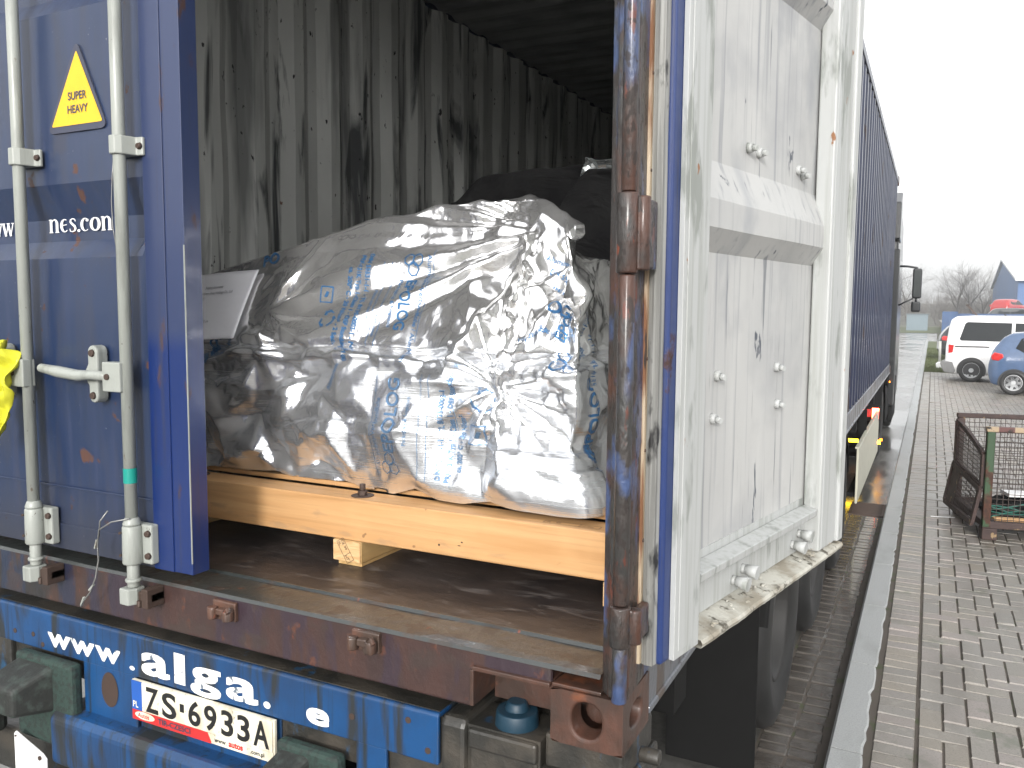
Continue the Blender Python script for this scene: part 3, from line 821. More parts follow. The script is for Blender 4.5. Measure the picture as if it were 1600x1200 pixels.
# handle between the rods with hub and catch
def handle(xr, z):
    mb = MB(); mb.box(xr-.066, xr+.004, -.068, -.030, z-.040, z+.040)
    mb.tube([(xr-.062, -.056, z), (xr-.11, -.062, z+.002), (xr-.18, -.056, z-.002), (xr-.27, -.050, z+.004), (xr-.355, -.046, z+.012)], [.014, .013, .016, .017, .013], n=10)
    mb.build('door_handle', M['rod_grey'], door, bevel=.003)
    mb = MB(); x = xr-.140
    out = arc(x, z+.062, .020, .020, 0, 180, 8)+[(x-.020, z+.030), (x-.034, z+.008), (x-.010, z-.002), (x-.030, z-.018), (x-.018, z-.030)]+arc(x, z-.058, .018, .020, 180, 360, 8)+[(x+.020, z+.02)]
    mb.prism([(a, b) for a, b in out], 1, -.040, -.004)
    mb.build('handle_catch', M['rod_grey'], door, bevel=.005)
    mb = MB(); mb.cyl((x, -.040, z+.060), (x, -.046, z+.060), .011, .009, 10); mb.cyl((x, -.040, z-.058), (x, -.046, z-.058), .011, .009, 10)
    mb.cyl((xr-.045, -.068, z), (xr-.045, -.073, z), .009, .008, 10); mb.build('catch_bolt', M['bolt_dark'], door)
handle(-1.400, 1.800); handle(-1.808, 1.795)
# yellow warning triangle
def tri_round(a, b, c, r):
    pts = [Vector(a), Vector(b), Vector(c)]; outp = []
    for i in range(3):
        p = pts[i]; q0 = (pts[i-1]-p).normalized(); q1 = (pts[(i+1) % 3]-p).normalized()
        for t in np.linspace(0, 1, 6):
            A = p+q0*r; B = p+q1*r
            outp.append(tuple((A*(1-t)+p*t)*(1-t)+(p*(1-t)+B*t)*t))
    return outp
yp = .0035
mb = MB(); mb.prism(tri_round((-1.612, 2.722), (-1.748, 2.474), (-1.496, 2.474), .03), 1, yp-.0035, yp-.0045+.006); sgn = mb.build('warning_sign', M['sign_dark'], door)
lab(sgn, 'yellow triangle reading SUPER HEAVY')
mb = MB(); mb.face([(x, yp-.0045, z) for x, z in tri_round((-1.612, 2.692), (-1.727, 2.492), (-1.514, 2.492), .008)]); mb.build('sign_face', M['yellow_sign'], door)
mb = MB(); add_text(mb, 'SUPER', .030, lambda u, v: (-1.614+u, yp-.006, 2.560+v), align='CENTER', offset=.0006, sx=.92)
add_text(mb, 'HEAVY', .030, lambda u, v: (-1.614+u, yp-.006, 2.524+v), align='CENTER', offset=.0006, sx=.92); mb.build('sign_lettering', M['sign_dark'], door)
mb = MB()
XH = .040
serif_text(mb, 'nes.con', lambda u, v, e: (-1.812+u*.068, .0375-.00012*e, 2.203+v*XH))
serif_text(mb, '.', lambda u, v, e: (-1.972+u*.045, .0375-.00012*e, 2.200+v*XH))
serif_text(mb, 'ww', lambda u, v, e: (-1.972-.118+u*.066, .0375-.00012*e, 2.200+v*XH))
mb.build('lettering', M['white_paint'], door)

# RIGHT (open) leaf
ang = R(78.75); dv = Vector((math.cos(ang), math.sin(ang), 0)); nv = Vector((math.sin(ang), -math.cos(ang), 0))
P0 = Vector((.0488, .0761, 0))
# local (s, t, z) -> world, t = DT is the inner face
Mr = Matrix.Identity(4)
for i in range(3): Mr[i][0] = dv[i]; Mr[i][1] = nv[i]; Mr[i][2] = (0, 0, 1)[i]
o_ = P0-nv*DT; Mr[0][3], Mr[1][3] = o_.x, o_.y
ZB, ZT = 1.240, 3.84
mb = MB(Mr)
mb.box(.012, .150, 0, DT-.001, ZB, ZT)
door2 = mb.build('open_door', M['gasket_blue'], cont, bevel=.008, seg=3); lab(door2, 'right rear door swung wide open showing its scuffed white inside')
ORG[door2.name] = ORG[cont.name]
Ml2 = Mr
leafz = Mr
def leaf2():
    leaf(Mr, door2, True)
leaf2()
mb = MB(Mr); mb.box(.046, .1645, DT-.0005, DT+.012, ZB+.004, ZT); mb.box(.150, .1655, .02, DT+.011, ZB+.004, ZT)
mb.box(.064, .112, DT+.011, DT+.0135, ZB+.02, ZT-.02)
mb.build('hinge_stile', M['door_frame_white'], door2, bevel=.003)
mb = MB(Mr); mb.box(1.01, 1.030, .012, DT+.006, ZB+.02, ZT); mb.box(1.030, 1.205, .03, DT+.006, ZB+.02, ZT); mb.box(1.165, 1.213, .0, DT+.016, ZB+.02, ZT)
mb.build('lock_stile', M['door_frame_white'], door2, bevel=.005)
# lower angle, web and dirty shelf lip
mb = MB(Mr); mb.prism([(.012, 1.388), (DT-.006, 1.384), (DT-.006, 1.372), (DT-.002, 1.372), (DT, 1.392), (.012, 1.400)], 0, .166, 1.009)
mb.build('bottom_angle', M['door_frame_white'], door2, bevel=.002)
mb = MB(Mr); mb.box(.166, 1.009, .010, .018, ZB+.03, 1.372); mb.box(.166, 1.009, .0, .0098, ZB, 1.42); mb.build('bottom_web', M['door_frame_white'], door2)
mb = MB(Mr); rows = []
for s in np.linspace(.166, 1.2, 70):
    e = .0035*noise.noise(Vector((s*9, 0, 0)))+.002*noise.noise(Vector((s*40, 0, 0)))
    rows.append([(s, .004, ZB-.004), (s, .004, ZB+.026), (s, .022, ZB+.022+e*.5), (s, DT+.020+e, ZB+.012), (s, DT+.024+e, ZB+.004), (s, DT+.020+e, ZB-.006), (s, .004, ZB-.004)])
mb.grid(rows, smooth=False); mb.build('bottom_shelf', M['dirty_shelf'], door2, recalc=True)
mb = MB(Mr)
for k in range(46):
    s = random.uniform(.18, 1.15); t = random.uniform(.026, DT+.018); r = random.uniform(.003, .013)*(1 if random.random() < .4 else .5)
    pts = [(s+r*math.cos(a)*random.uniform(.6, 1.2), t+r*.8*math.sin(a)*random.uniform(.6, 1.2), ZB+.024-.1*(t-.02)*.3+random.uniform(0, .004)) for a in np.linspace(0, 5.2, 6)]
    q = [(p[0], p[1], p[2]+r*.35) for p in pts]
    A = [mb.v(p) for p in pts]; B = [mb.v(p) for p in q]
    mb.bm.faces.new(B)
    for i in range(6): mb.bm.faces.new((A[i], A[(i+1) % 6], B[(i+1) % 6], B[i]))
mb.build('grit', M['dirty_shelf'], door2)
# rivets and bolts on the inner skin
for s, z in ((.357, 1.833), (.749, 1.835), (.339, 1.731), (.760, 1.731), (.509, 2.394), (.573, 2.391), (.897, 2.376), (.860, 2.386)):
    mb = MB(Mr); mb.cyl((s, .006, z), (s, .020, z), .014, .012, 12); mb.cyl((s, .020, z-.001), (s-.006, .034, z-.003), .009, .007, 8); mb.build('rivet', M['door_frame_white'], door2)
for s, z in ((.47, 1.302), (.53, 1.318), (.90, 1.300), (.955, 1.322)):
    mb = MB(Mr); mb.cyl((s, .018, z), (s, .028, z), .013, .012, 10); mb.cyl((s, .028, z), (s, .062, z-.004), .013, .019, 12); mb.build('rivet', M['door_frame_white'], door2)
mb = MB(Mr); mb.box(.170, .178, DT+.002, DT+.0035, 1.47, 1.53); mb.build('sticker', M['white_paint'], door2)
# edge of the leaf that faces the camera: gaskets and retaining strips
def strip(name, s0, s1, t0, t1, mt, wob=0, z0=ZB+.004, z1=ZT):
    mb = MB(Mr); rows = []
    for z in np.linspace(z0, z1, 90):
        e = wob*noise.noise(Vector((z*3.1, t0*50, 0)))+wob*.5*noise.noise(Vector((z*13, t0*50, 7)))
        rows.append([(s1, t0+e, z), (s0, t0+e, z), (s0-.003, (t0+t1)/2+e, z), (s0, t1+e, z), (s1, t1+e, z)])
    mb.grid(rows, smooth=False); return mb.build(name, mt, door2, recalc=True)
strip('retaining_strip', -.014, .014, .002, .020, M['gasket_strip'], .0006)
strip('gasket', -.008, .013, .0215, .046, M['gasket_rubber'], .0012)
strip('gasket_lip', -.020, .010, -.012, -.001, M['gasket_lip'], .0015)
mb = MB(Mr)
for z in np.arange(1.32, 3.8, .19): mb.cyl((-.004, .018, z), (-.012, .018, z), .005, .004, 8)
mb.build('strip_rivet', M['lug_rust'], door2)
# ------------------------------------------------------------------ seal wire and yellow cloth on the lock rods
seal = thing('seal_cable', (-1.50, -.07, 1.40), 'thin wire seal dangling from the foot of the lock rod beside the opening', 'seal cable')
mb = MB(); pts = [(-1.385, -.060, 1.418), (-1.440, -.075, 1.405), (-1.498, -.070, 1.375), (-1.512, -.066, 1.33), (-1.513, -.064, 1.285), (-1.520, -.070, 1.235), (-1.545, -.070, 1.190), (-1.578, -.068, 1.158), (-1.592, -.066, 1.140)]
mb.tube(pts, .0022, n=6); mb.tube([(-1.470, -.062, 1.43), (-1.490, -.072, 1.40), (-1.507, -.064, 1.352)], .002, n=6); mb.build('wire_loop', M['wire'], seal)
for p, q in (((-1.512, -.066, 1.345), (-1.522, -.066, 1.318)), ((-1.530, -.068, 1.215), (-1.548, -.070, 1.196)), ((-1.572, -.069, 1.172), (-1.590, -.066, 1.144))):
    mb = MB(); mb.bar(p, q, .007, .005); mb.build('crimp', M['rod_grey'], seal, bevel=.001)
mb = MB(); mb.tube([(-1.437, -.03, 2.395), (-1.440, -.034, 2.34), (-1.452, -.03, 2.27), (-1.450, -.03, 2.20), (-1.430, -.03, 2.10)], .0016, n=5)
tag(mb.build('hanging_wire', M['wire'], loc=(-1.51, -.03, 2.14)), 'thin bent wire hanging from the upper bracket of the lock rod nearest the opening', 'wire')
mb = MB()
rows = []
for i, z in enumerate(np.linspace(1.90, 1.62, 26)):
    wd = .10*(1-.75*max(0, (i-7)/18)); rows.append([(-1.925+t*wd+.010*math.sin(i*.7), -.085-.016*math.sin(t*11+i*.45)-.022*noise.noise(Vector((t*6, z*26, 0))), z-.03+.02*math.sin(t*4)+.012*noise.noise(Vector((t*8, z*20, 5)))) for t in np.linspace(0, 1, 16)])
mb.grid(rows); o = mb.build('yellow_cloth', M['yellow_cloth'], loc=(-1.92, -.09, 1.62)); s = o.modifiers.new('t', 'SOLIDIFY'); s.thickness = .003
tag(o, 'crumpled yellow rag hanging on the door handle at the left edge', 'rag')

# ------------------------------------------------------------------ pallet
pal = thing('timber_pallet', (-1.0, 1.1, 1.235), 'pale pine skid pallet with a long front beam on square runners, inside the container', 'pallet')
def beam(name, x0, x1, y0, y1, z0, z1, mt, wobble=.0015, bev=.004):
    mb = MB(); mb.box(x0, x1, y0, y1, z0, z1)
    if (x1-x0) > (y1-y0): 
        bmesh.ops.bisect_plane
    return mb.build(name, mt, pal, bevel=bev)
lab(beam('front_beam', -1.96, -.105, .352, .452, 1.3115, 1.436, M['pine']), 'long planed pine beam across the front')
beam('cross_beam', -1.96, -.105, 1.05, 1.15, 1.3115, 1.436, M['pine']); beam('cross_beam', -1.96, -.105, 1.75, 1.85, 1.3115, 1.436, M['pine'])
for x in (-1.80, -1.024, -.178):
    mb = MB(); mb.box(x, x+.100, .350, 1.9, 1.248, 1.3105); mb.box(x+.012, x+.097, .356, 1.9, 1.2355, 1.2475)
    r = mb.build('runner', M['pine_y'], pal, bevel=.002)
    mb = MB(); mb.box(x+.002, x+.098, .3455, .3498, 1.250, 1.3095); e_ = mb.build('end_grain', M['pine_end'], r)
    mb = MB()
    ca, sa = math.cos(R(-58)), math.sin(R(-58))
    cx, cz = x+.046, 1.281
    def st(u, v): return (cx+u*ca-v*sa, .3445, cz+u*sa+v*ca)
    Lw, Hw = .036, .0135
    for a_, b_ in (((-Lw, -Hw), (Lw, -Hw)), ((Lw, -Hw), (Lw, Hw)), ((Lw, Hw), (-Lw, Hw)), ((-Lw, Hw), (-Lw, -Hw)), ((.012, -Hw), (.012, Hw)), ((.022, 0), (.034, 0))): stroke(mb, [a_, b_], .0013, st)
    add_text(mb, 'DE 99', .013, lambda u, v: st(-Lw+.003+u, v+.001)); add_text(mb, 'HT', .012, lambda u, v: st(.013+u, v-.010)); add_text(mb, 'PL', .012, lambda u, v: st(-Lw+.003+u, v-.011))
    mb.build('stamp', M['stamp_ink'], r)
mb = MB()
def st2(u, v): return (-.355+u, .372+v, 1.4372)
for a_, b_ in (((0, 0), (.155, 0)), ((.155, 0), (.155, .022)), ((.155, .022), (0, .022)), ((0, .022), (0, 0)), ((.10, 0), (.10, .022))): stroke(mb, [a_, b_], .0015, st2)
add_text(mb, 'PL - 99', .014, lambda u, v: st2(.006+u, .006+v)); add_text(mb, 'HT IPPC', .012, lambda u, v: st2(.104+u, .006+v), sx=.8)
mb.build('stamp', M['stamp_ink'], pal)
mb = MB(); mb.box(-.59, -.585, .3505, .3516, 1.355, 1.358); mb.box(-.60, -.592, .3505, .3516, 1.345, 1.347); mb.cyl((-.66, .3505, 1.34), (-.66, .3517, 1.34), .003, n=8); mb.build('nail_mark', M['stamp_ink'], pal)
for bx in (-.955, -1.62):
    mb = MB(); mb.cyl((bx, .40, 1.4365), (bx, .40, 1.4385), .034, n=24); mb.cyl((bx, .40, 1.4385), (bx, .40, 1.452), .0145, n=6); mb.cyl((bx, .40, 1.452), (bx, .40, 1.472), .009, n=12)
    mb.build('anchor_bolt', M['bolt_dark'], pal, bevel=.001)
# thin pine boards of the deck showing under the film
for y0 in (.47, .60, .73): beam('deck_board', -1.95, -.12, y0, y0+.11, 1.437, 1.452, M['pine'], bev=.002)

# ------------------------------------------------------------------ foil-wrapped machine
def lin_field(NA, NB, A, B_, cell_a, cell_b, seed, amp, aniso=None):
    """piecewise linear field over a jittered triangulation: flat facets with straight creases"""
    r = np.random.default_rng(seed)
    na, nb = int(A/cell_a)+3, int(B_/cell_b)+3
    pts = []
    for i in range(na):
        for j in range(nb): pts.append(((i-1+r.uniform(-.48, .48)+(j % 2)*.5)*cell_a, (j-1+r.uniform(-.48, .48))*cell_b))
    pts += [(-2*cell_a, -2*cell_b), (A+3*cell_a, -2*cell_b), (A+3*cell_a, B_+3*cell_b), (-2*cell_a, B_+3*cell_b)]
    res = delaunay_2d_cdt([Vector(p) for p in pts], [], [], 0, 1e-6)
    vc = np.array([tuple(v) for v in res[0]]); h = r.uniform(-1, 1, len(vc))*amp
    Z = np.zeros((NA, NB)); da, db = A/(NA-1), B_/(NB-1)
    for t in res[2]:
        p = vc[list(t)]; hh = h[list(t)]
        i0 = max(0, int(math.floor(p[:, 0].min()/da))); i1 = min(NA-1, int(math.ceil(p[:, 0].max()/da)))
        j0 = max(0, int(math.floor(p[:, 1].min()/db))); j1 = min(NB-1, int(math.ceil(p[:, 1].max()/db)))
        if i1 < i0 or j1 < j0: continue
        X, Y = np.meshgrid(np.arange(i0, i1+1)*da, np.arange(j0, j1+1)*db, indexing='ij')
        d = (p[1, 0]-p[0, 0])*(p[2, 1]-p[0, 1])-(p[2, 0]-p[0, 0])*(p[1, 1]-p[0, 1])
        if abs(d) < 1e-12: continue
        w1 = ((X-p[0, 0])*(p[2, 1]-p[0, 1])-(p[2, 0]-p[0, 0])*(Y-p[0, 1]))/d
        w2 = ((p[1, 0]-p[0, 0])*(Y-p[0, 1])-(X-p[0, 0])*(p[1, 1]-p[0, 1]))/d
        w0 = 1-w1-w2; m = (w0 >= -1e-9) & (w1 >= -1e-9) & (w2 >= -1e-9)
        sub = Z[i0:i1+1, j0:j1+1]; sub[m] = (w0*hh[0]+w1*hh[1]+w2*hh[2])[m]
    return Z
XL, XR, YF, YB = -2.12, -.292, .452, 1.95
ZBF = 1.452
aL, aF, aR = .55, XR-XL, 1.1
TA = aL+aF+aR
NA = int(TA/.0062); NV = 132; NW = 74; NB = NV+NW
BH, BW = .86, .50
def smooth(x, a, b):
    t = np.clip((x-a)/(b-a), 0, 1); return t*t*(3-2*t)
ga = np.linspace(0, TA, NA)
gx = np.interp(ga, [0, aL, aL+aF, TA], [XL-.02, XL, XR, XR-.05]); gy = np.interp(ga, [0, aL, aL+aF, TA], [YF+aL, YF, YF, YF+aR])
topz = np.interp(ga, [0, aL, aL+.35, aL+.62, aL+.86, aL+1.03, aL+1.19, aL+1.26, aL+1.55, aL+1.62, aL+1.70, aL+1.78, aL+aF, aL+aF+.25, TA],
                 [2.02, 2.05, 2.10, 2.165, 2.225, 2.262, 2.288, 2.318, 2.326, 2.315, 2.262, 2.225, 2.185, 2.15, 2.10])
k_ = np.hanning(9); k_ /= k_.sum(); topz = np.convolve(np.pad(topz, 4, mode='edge'), k_, 'valid')
P = np.zeros((NA, NB, 3)); 
vz = np.linspace(0, 1, NV)
for j in range(NB):
    if j < NV:
        z = ZBF+(topz-ZBF)*vz[j]
        lean = np.maximum(0, z-1.875)
        fr = smooth(ga, aL-.02, aL+.05)*(1-smooth(ga, aL+aF-.03, aL+aF+.03))
        y = gy+fr*(lean*.52+.02*np.sin(np.clip((z-1.45)/.42, 0, 1)*math.pi)*-1)
        x = gx-(1-smooth(ga, 0, aL+.3))*0-smooth(ga, aL+aF-.12, aL+aF)*(lean*.16)
        # foil spreads out at the right foot
        foot = np.exp(-((z-ZBF)/.07)**2)*smooth(ga, aL+aF-.55, aL+aF-.1)
        y = y-foot*.05*fr; x = x+foot*.07*smooth(ga, aL+aF-.1, aL+aF)
        P[:, j] = np.stack([x, y, z], 1)
    else:
        t = (j-NV+1)/NW
        rim = P[:, NV-1]; cen = np.stack([np.clip(gx, -1.75, -.80), np.full(NA, 1.35), topz*.985], 1)
        q = rim*(1-t)+cen*t; q[:, 2] += .03*math.sin(t*math.pi)*0
        P[:, j] = q
gb_ = np.concatenate([vz*BH, BH+np.linspace(1, NW, NW)/NW*BW]); TB = BH+BW
AA, BB = np.meshgrid(ga, gb_, indexing='ij')
XX = P[:, :, 0]; ZZ = P[:, :, 2]; front = ((AA > aL) & (AA < aL+aF)).astype(float)
Xf = AA-aL+XL                      # unrolled X
def resamp(Z):
    # fields come on a uniform b grid; rows of ours are nearly uniform already
    jb = gb_/TB*(Z.shape[1]-1); j0 = np.floor(jb).astype(int).clip(0, Z.shape[1]-2); t = jb-j0
    return Z[:, j0]*(1-t)+Z[:, j0+1]*t
NBU = 220
c1 = resamp(lin_field(NA, NBU, TA, TB, .17, .12, 5, .034))
c1b = resamp(lin_field(NA, NBU, TA, TB, .105, .075, 15, .023))
c2 = resamp(lin_field(NA, NBU, TA, TB, .055, .045, 6, .0065))
c3 = resamp(lin_field(NA, NBU, TA, TB, .028, .024, 8, .0014))
cl = resamp(lin_field(NA, NBU, TA, TB, .42, .055, 9, .014))
up = smooth(ZZ, 1.86, 1.93)*(1-smooth(Xf, -.74, -.62))*(AA < aL+aF)
roofm = smooth(AA*0+BB, BH-.02, BH+.02)
low = 1-smooth(ZZ, 1.83, 1.90)
def box_mask(x0, x1, z0, z1, e=.03): return smooth(Xf, x0-e, x0)*(1-smooth(Xf, x1, x1+e))*smooth(ZZ, z0-e, z0)*(1-smooth(ZZ, z1, z1+e))
calm = 1-.55*np.maximum(box_mask(-1.20, -.82, 1.90, 2.17), box_mask(-.93, -.64, 1.49, 1.80))
c1b = c1b*calm; c2 = c2*calm*1.15; c3 = c3*calm
D = c1*(1-.75*up)+c1b*(.9-.75*up)+c2*(.85-.7*up)+c3*(.9-.75*up)+cl*up*.9
def tri(x): return 2*np.abs(2*(x-np.floor(x+.5)))-1
def radial(px, pz, n, amp, r0, fall, ph=0, a0=None, a1=None):
    dx = Xf-px; dz = ZZ-pz; r = np.hypot(dx, dz); th = np.degrees(np.arctan2(dz, dx))
    wob = np.interp(np.linspace(0, 1, 50), np.linspace(0, 1, 12), np.random.default_rng(int(n*7+ph)).uniform(-9, 9, 12))
    th2 = th+np.interp((th+180)/360, np.linspace(0, 1, 50), wob)*1.2
    m = 1.0
    if a0 is not None: m = smooth(th, a0-6, a0+6)*(1-smooth(th, a1-6, a1+6))
    return amp*tri(th2*n/360+ph)*smooth(r, 0, r0)*np.exp(-(r/fall)**2)*m*(1-roofm)
D += radial(-.545, 1.775, 11, .020, .10, .24)
D += radial(-.335, 2.150, 18, .014, .08, .26, .3, -150, -60)
D += radial(-.42, 2.215, 30, .012, .30, .95, .1, 150, 180)*1.0+radial(-.42, 2.215, 30, .014, .30, .95, .35, -180, -152)
# deep fold across the front where the upper slope meets the wound base
zf = 1.868+.012*np.sin(Xf*5)+.02*c1/.03
D += -.020*np.exp(-((ZZ-zf)/.012)**2)*(1-roofm)+.012*np.exp(-((ZZ-zf+.03)/.015)**2)*(1-roofm)
# gathered seam
sx_ = -.505+(2.2-ZZ)*-.07+.010*np.sin(ZZ*37)+.006*np.sin(ZZ*91)
sm = smooth(ZZ, 1.60, 1.66)*(1-smooth(ZZ, 2.19, 2.22))*(1-roofm)*front
D += sm*(.030*np.exp(-np.abs((Xf-sx_)/.013))+.010*np.exp(-np.abs((Xf-sx_-.035)/.01))+.006*tri(ZZ*22+Xf*9)*np.exp(-((Xf-sx_)/.025)**2))
# long curved flap edge left of the seam
fx_ = -.70+.55*(ZZ-1.80)-.9*(ZZ-1.80)**2*0
D += .020*smooth(Xf-fx_, -.03, .0)*(1-smooth(Xf-fx_, .0, .10))*smooth(ZZ, 1.80, 1.88)*(1-smooth(ZZ, 2.08, 2.16))*front
# step where a second sheet overlaps low down
ze = 1.535+.12*smooth(Xf, -1.6, -1.1)-.05*smooth(Xf, -.9, -.4)
D += .010*smooth(ze-ZZ, -.004, .004)*low*smooth(Xf, -1.35, -1.28)
# under the document pouch the foil lies flat
pch = smooth(Xf, -1.90, -1.86)*(1-smooth(Xf, -1.50, -1.46))*smooth(ZZ, 1.85, 1.875)*(1-smooth(ZZ, 2.07, 2.10))
D = D*(1-.85*pch)
D += radial(-1.42, 1.98, 10, .018, .10, .25, .2, -80, 60)*(1-pch)
hem = smooth(BB, 0, .05)
D = D*(.35+.65*hem)
# normals of the base surface
Ta = np.gradient(P, axis=0); Tb = np.gradient(P, axis=1); Nn = np.cross(Ta, Tb); Nn /= np.linalg.norm(Nn, axis=2, keepdims=True)+1e-9
S = P+Nn*D[:, :, None]
# the hem hangs unevenly
hemz = .022*np.interp(ga, np.linspace(0, TA, 40), np.random.default_rng(3).uniform(-.4, 1, 40)); S[:, :, 2] += (hemz[:, None]-.006)*np.exp(-(BB/.05)**2)
S[:, :, 2] = np.maximum(S[:, :, 2], np.where(S[:, :, 1] < .455, 1.4395, 1.4555))
S = (S+0)
load = thing('foil_wrapped_machine', (-1.2, 1.1, 1.45), 'bulky machine wrapped in crumpled silver foil printed in blue, standing on the pine pallet', 'wrapped machine')
mb = MB()
mb.grid([[tuple(S[i, j]) for j in range(NB)] for i in range(NA)], smooth=True)
foil = mb.build('foil_wrap', M['foil'], load, recalc=False)
for f in foil.data.polygons: f.use_smooth = True
TaS = np.gradient(S, axis=0); TbS = np.gradient(S, axis=1); NS = np.cross(TaS, TbS); NS /= np.linalg.norm(NS, axis=2, keepdims=True)+1e-9
colz = None
def surf(X, z, off, side=False):
    """point on the foil at unrolled X and height z"""
    a = X-XL+aL; i = a/TA*(NA-1); i0 = int(min(max(i, 0), NA-2)); t = i-i0
    tz = topz[i0]; j = (z-ZBF)/(tz-ZBF)*(NV-1); j0 = int(min(max(j, 0), NB-2)); s = min(max(j-j0, 0), 1)
    def bl(Q): return (Q[i0, j0]*(1-t)+Q[i0+1, j0]*t)*(1-s)+(Q[i0, j0+1]*(1-t)+Q[i0+1, j0+1]*t)*s
    p = bl(S)+bl(NS)*off; return tuple(p)
def print_on(parts, off=.0022, sub=.010):
    """parts: list of callables adding flat shapes in (X, z); then subdivide and lay on the foil"""
    mb = MB()
    for fn in parts: fn(mb)
    bmesh.ops.triangulate(mb.bm, faces=mb.bm.faces)
    for _ in range(3):
        E = [e for e in mb.bm.edges if e.calc_length() > sub]
        if not E: break
        bmesh.ops.subdivide_edges(mb.bm, edges=E, cuts=1); bmesh.ops.triangulate(mb.bm, faces=[f for f in mb.bm.faces if len(f.verts) > 3])
    for v in mb.bm.verts: v.co = Vector(surf(v.co.x, v.co.z, off))
    return mb
def vtext(body, size, X, z, down=True, sx=1, offset=0):
    if down: fn = lambda u, v: (X+v, 0, z-u)
    else: fn = lambda u, v: (X-v, 0, z+u)
    return lambda mb: add_text(mb, body, size, fn, sx=sx, offset=offset)
def vline(X, z0, z1): return lambda mb: [stroke(mb, [(X, a), (X, b)], .0012, lambda u, v: (u, 0, v)) for a, b in zip(np.linspace(z0, z1, 16), np.linspace(z0, z1, 16)[1:])]
def ring(cx, cz, r, wd, n=6, rot=0, sc=1): return lambda mb: stroke(mb, [(cx+r*math.cos(R(rot+360*i/n)), cz+sc*r*math.sin(R(rot+360*i/n))) for i in range(n+1)], wd, lambda u, v: (u, 0, v))
def knot(cx, cz, r, up_=True):
    s = 1 if up_ else -1
    return [ring(cx-r*.9, cz, r, .0032, 7, 10), ring(cx+r*.9, cz, r, .0032, 7, 30), ring(cx, cz-s*r*1.5, r*1.05, .0032, 7, 50)]
def recycle(cx, cz, r):
    L_ = []
    for a in (90, 210, 330):
        p = [(cx+r*math.cos(R(a-38)), cz+r*math.sin(R(a-38))), (cx+r*1.05*math.cos(R(a)), cz+r*1.05*math.sin(R(a))), (cx+r*math.cos(R(a+30)), cz+r*math.sin(R(a+30)))]
        L_.append(lambda mb, p=p: stroke(mb, p, [.004, .006, .005], lambda u, v: (u, 0, v)))
        L_.append(lambda mb, a=a: mb.face([(cx+r*k*math.cos(R(a+b)), 0, cz+r*k*math.sin(R(a+b))) for k, b in ((.7, 30), (1.25, 32), (.95, 58))]))
    return L_
def square(cx, cz, h): return [ring(cx, cz, h*1.35, .004, 4, 45), lambda mb: mb.face([(cx-h*.35, 0, cz-h*.3), (cx+h*.1, 0, cz-h*.3), (cx+h*.35, 0, cz+h*.3), (cx-.0, 0, cz+h*.4)])]
parts = [vtext('EPOLOG', .054, -.912, 2.085, sx=.74, offset=.0007), vtext('Packaging & Logistics', .017, -.940, 2.085, sx=1.0),
         vtext('Aluminium-Verbundfolie / Aluminium', .021, -.845, 2.15), vline(-.825, 2.17, 1.90), vline(-.995, 2.13, 1.885), vline(-.968, 2.13, 1.885),
         vtext('DIN 55531-1-1 - TL 8135-0003-1 - NF H 00', .0215, -1.055, 2.155, sx=.84, offset=.0006), vtext('PRF-131K Typ 1-Class 1 - DEF Standard', .0215, -1.085, 2.150, sx=.80, offset=.0006), vtext('ca. 200° C - 20 N/cm² - 2 Sec.', .0215, -1.115, 2.110, sx=.86, offset=.0006),
         vtext('Please seal this side', .012, -1.015, 2.05), vtext('Print: outside', .012, -.985, 1.975)]
parts += knot(-.895, 2.138, .017)+square(-1.185, 2.030, .022)+recycle(-1.155, 1.955, .026)
o = print_on(parts).build('printing', M['foil_print'], load, recalc=False)
parts = [vtext('EPOLOG', .060, -.84, 1.575, down=False, sx=.92, offset=.0006), vtext('Packaging & Logistics', .016, -.800, 1.60, down=False), vtext('Aluminium-Verbundfolie', .020, -.905, 1.53, down=False),
         vline(-.925, 1.50, 1.80), vline(-.765, 1.50, 1.80), vline(-.740, 1.50, 1.80), vline(-.66, 1.49, 1.72),
         vtext('DIN 55531-1-1 - TL 8135-0003-1', .022, -.695, 1.505, down=False, sx=.86, offset=.0006), vtext('PRF-131K Typ 1 - Class 1 - DEF Standard', .022, -.665, 1.50, down=False, sx=.84, offset=.0006), vtext('ca. 200° C - 20 N/cm²', .021, -.635, 1.53, down=False, sx=.86, offset=.0006)]
parts += knot(-.865, 1.530, .018, False)+square(-.585, 1.640, .027)+recycle(-.575, 1.735, .032)
print_on(parts, .0030).build('printing', M['faded_print'], load, recalc=False)
# print on the flap right of the seam and round the corner
def rtext(body, size, X, z, angd, sx=1, offset=0):
    c, s = math.cos(R(angd)), math.sin(R(angd))
    return lambda mb: add_text(mb, body, size, lambda u, v: (X+u*c-v*s, 0, z+u*s+v*c), sx=sx, offset=offset)
parts = [rtext('Aluminium-Verbund', .021, -.455, 2.135, -12), rtext('DIN 55531-1-1', .020, -.44, 2.10, -20), rtext('OG', .05, -.415, 1.985, -12, offset=.0008), rtext('barrier foil', .020, -.40, 1.94, 200), rtext('Verpackung', .020, -.325, 1.925, 172), rtext('EPO', .040, -.345, 1.905, 70, offset=.0004),
         rtext('seal here', .015, -.42, 2.06, -25), rtext('|||', .03, -.36, 2.04, -80)]
parts += knot(-.345, 1.845, .017, False)
parts += [vtext('EPOLOG', .06, -.20, 1.60, down=False, sx=.9, offset=.0009), rtext('EPOLOG', .062, -.262, 1.600, -42, offset=.0009), rtext('Aluminium', .020, -.27, 1.555, -35), vtext('Aluminium-Verbundfolie', .020, -.22, 2.05), vtext('DIN 55531-1-1 - TL 8135', .021, -.18, 2.0)]
print_on(parts, .0026).build('printing', M['foil_print'], load, recalc=False)
